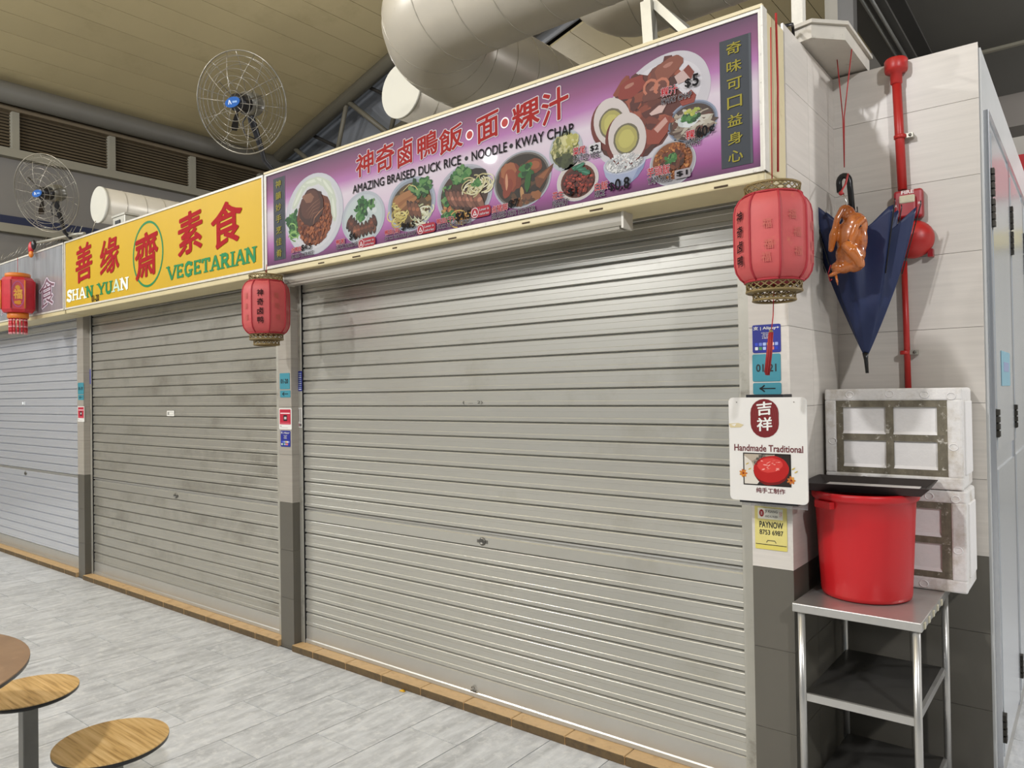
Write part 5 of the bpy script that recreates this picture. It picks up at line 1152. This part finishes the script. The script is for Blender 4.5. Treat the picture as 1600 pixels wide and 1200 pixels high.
# ================================================================== TABLE, STOOLS, LITTER
def wood_mat(name,c0,c1,c2,scale,ang):
    m=bpy.data.materials.new(name); m.use_nodes=True; MATS[name]=m; N=m.node_tree.nodes; L=m.node_tree.links; b=N['Principled BSDF']
    tc=N.new('ShaderNodeTexCoord'); mp=N.new('ShaderNodeMapping'); mp.inputs['Rotation'].default_value=(0,0,ang); mp.inputs['Scale'].default_value=(1.2,26,1); L.new(tc.outputs['Object'],mp.inputs[0])
    n=N.new('ShaderNodeTexNoise'); n.inputs['Scale'].default_value=scale; n.inputs['Detail'].default_value=5; n.inputs['Distortion'].default_value=.35; L.new(mp.outputs[0],n.inputs['Vector'])
    r=N.new('ShaderNodeValToRGB'); e=r.color_ramp.elements; e[0].position=.32; e[0].color=(*lin(c0),1); e[1].position=.66; e[1].color=(*lin(c2),1); x=e.new(.46); x.color=(*lin(c1),1)
    L.new(n.outputs['Fac'],r.inputs[0]); L.new(r.outputs[0],b.inputs['Base Color']); b.inputs['Roughness'].default_value=.38
    return m
m_oak=wood_mat('oak_laminate','9c7840','c49f63','d6b47c',3.4,.28); m_tbl=mat('brown_laminate','8d7258',.35,noise=.16,scale=7,dirt='b39272',dirt_scale=6,dirt_lo=.55,dirt_hi=.75); m_ebk=mat('black_edge','141312',.35); m_leg=mat('grey_steel_leg','6d6c67',.35,.7,noise=.08,scale=12)
def stool(cx,cy,z,r,label):
    t=empty('stool',(cx,cy,0),label,'stool',None,None)
    MB().lathe([(r,z-.004),(r,z-.0002),(r-.004,z),(0,z)],n=48,smooth=False,cap=False).build('seat',m_oak,t)
    MB().lathe([(0,z-.022),(r-.012,z-.022),(r-.001,z-.014),(r+.0005,z-.004)],n=48,cap=False).build('seat_edge',m_ebk,t)
    MB().box(-.026,.026,-.026,.026,.008,z-.02,bev=.004).build('post',m_leg,t); MB().lathe([(.13,0),(.13,.006),(.04,.010),(0,.010)],n=24).build('base',m_leg,t)
s2=on(2,.45,174.5,1157); stool(s2.x,s2.y,.45,.168,'round oak stool in front, nearest the bottom edge')
s1=on(2,.45,44,1079); stool(s1.x,s1.y,.45,.168,'round oak stool half hidden by the brown table')
tb=on(2,.745,48,1016); tcx,tcy=-2.843,.41
tt=empty('round_table',(tcx,tcy,0),'round brown laminate table at the lower left corner','table'); Rt=.51
MB().lathe([(Rt,.741),(Rt,.7448),(Rt-.004,.745),(0,.745)],n=72,smooth=False,cap=False).build('top',m_tbl,tt); MB().lathe([(0,.722),(Rt-.014,.722),(Rt-.001,.731),(Rt+.0005,.741)],n=72,cap=False).build('top_edge',m_ebk,tt)
MB().tube([(0,0,.01),(0,0,.722)],.04,16).build('post',m_leg,tt); MB().lathe([(.22,0),(.22,.008),(.06,.014),(0,.014)],n=32).build('base',m_leg,tt)
lf=on(2,.0,629,1080); P=[(-.022,-.006),(-.010,-.012),(.012,-.010),(.022,-.002),(.012,.008),(-.006,.011),(-.018,.006)]
pt_=MB().add([(x,y_,.001+.006*max(0,1-(x*x+y_*y_)*2500)) for x,y_ in P]+[(0,0,.010)]+[(x,y_,0.0005) for x,y_ in P],[(i,(i+1)%7,7) for i in range(7)]+[(8+(i+1)%7,8+i,i,(i+1)%7)[::-1] for i in range(7)]+[tuple(range(14,7,-1))],True).build('yellow_petal',mat('petal_yellow','d2a21f',.5),None,(lf.x,lf.y,.0005)); tag(pt_,'small yellow petal lying on the floor by the curb','petal')

# ================================================================== repeats share a group
for base,gname in (('roller_shutter','closed roller shutters in a row'),('shop_sign','lightbox signs above the shutters'),('exhaust_duct','exhaust ducts above the stalls'),('wall_fan','caged fans on the signs'),
                   ('stool','round oak stools at the table'),('foam_box','polystyrene boxes stacked on the rack'),('unit_number_plate','teal unit plates on the pillars'),('arrow_plate','teal arrow plates on the pillars'),
                   ('scan_sticker','red scan stickers on the pillars'),('payment_sticker','blue payment stickers on the pillars'),('rail_sticker','stickers on the guide rails'),('wire_spike','wire spikes on the yellow sign')):
    for o in COL.objects:
        if o.parent is None and o.name.split('.')[0]==base and 'category' in o: o['group']=gname
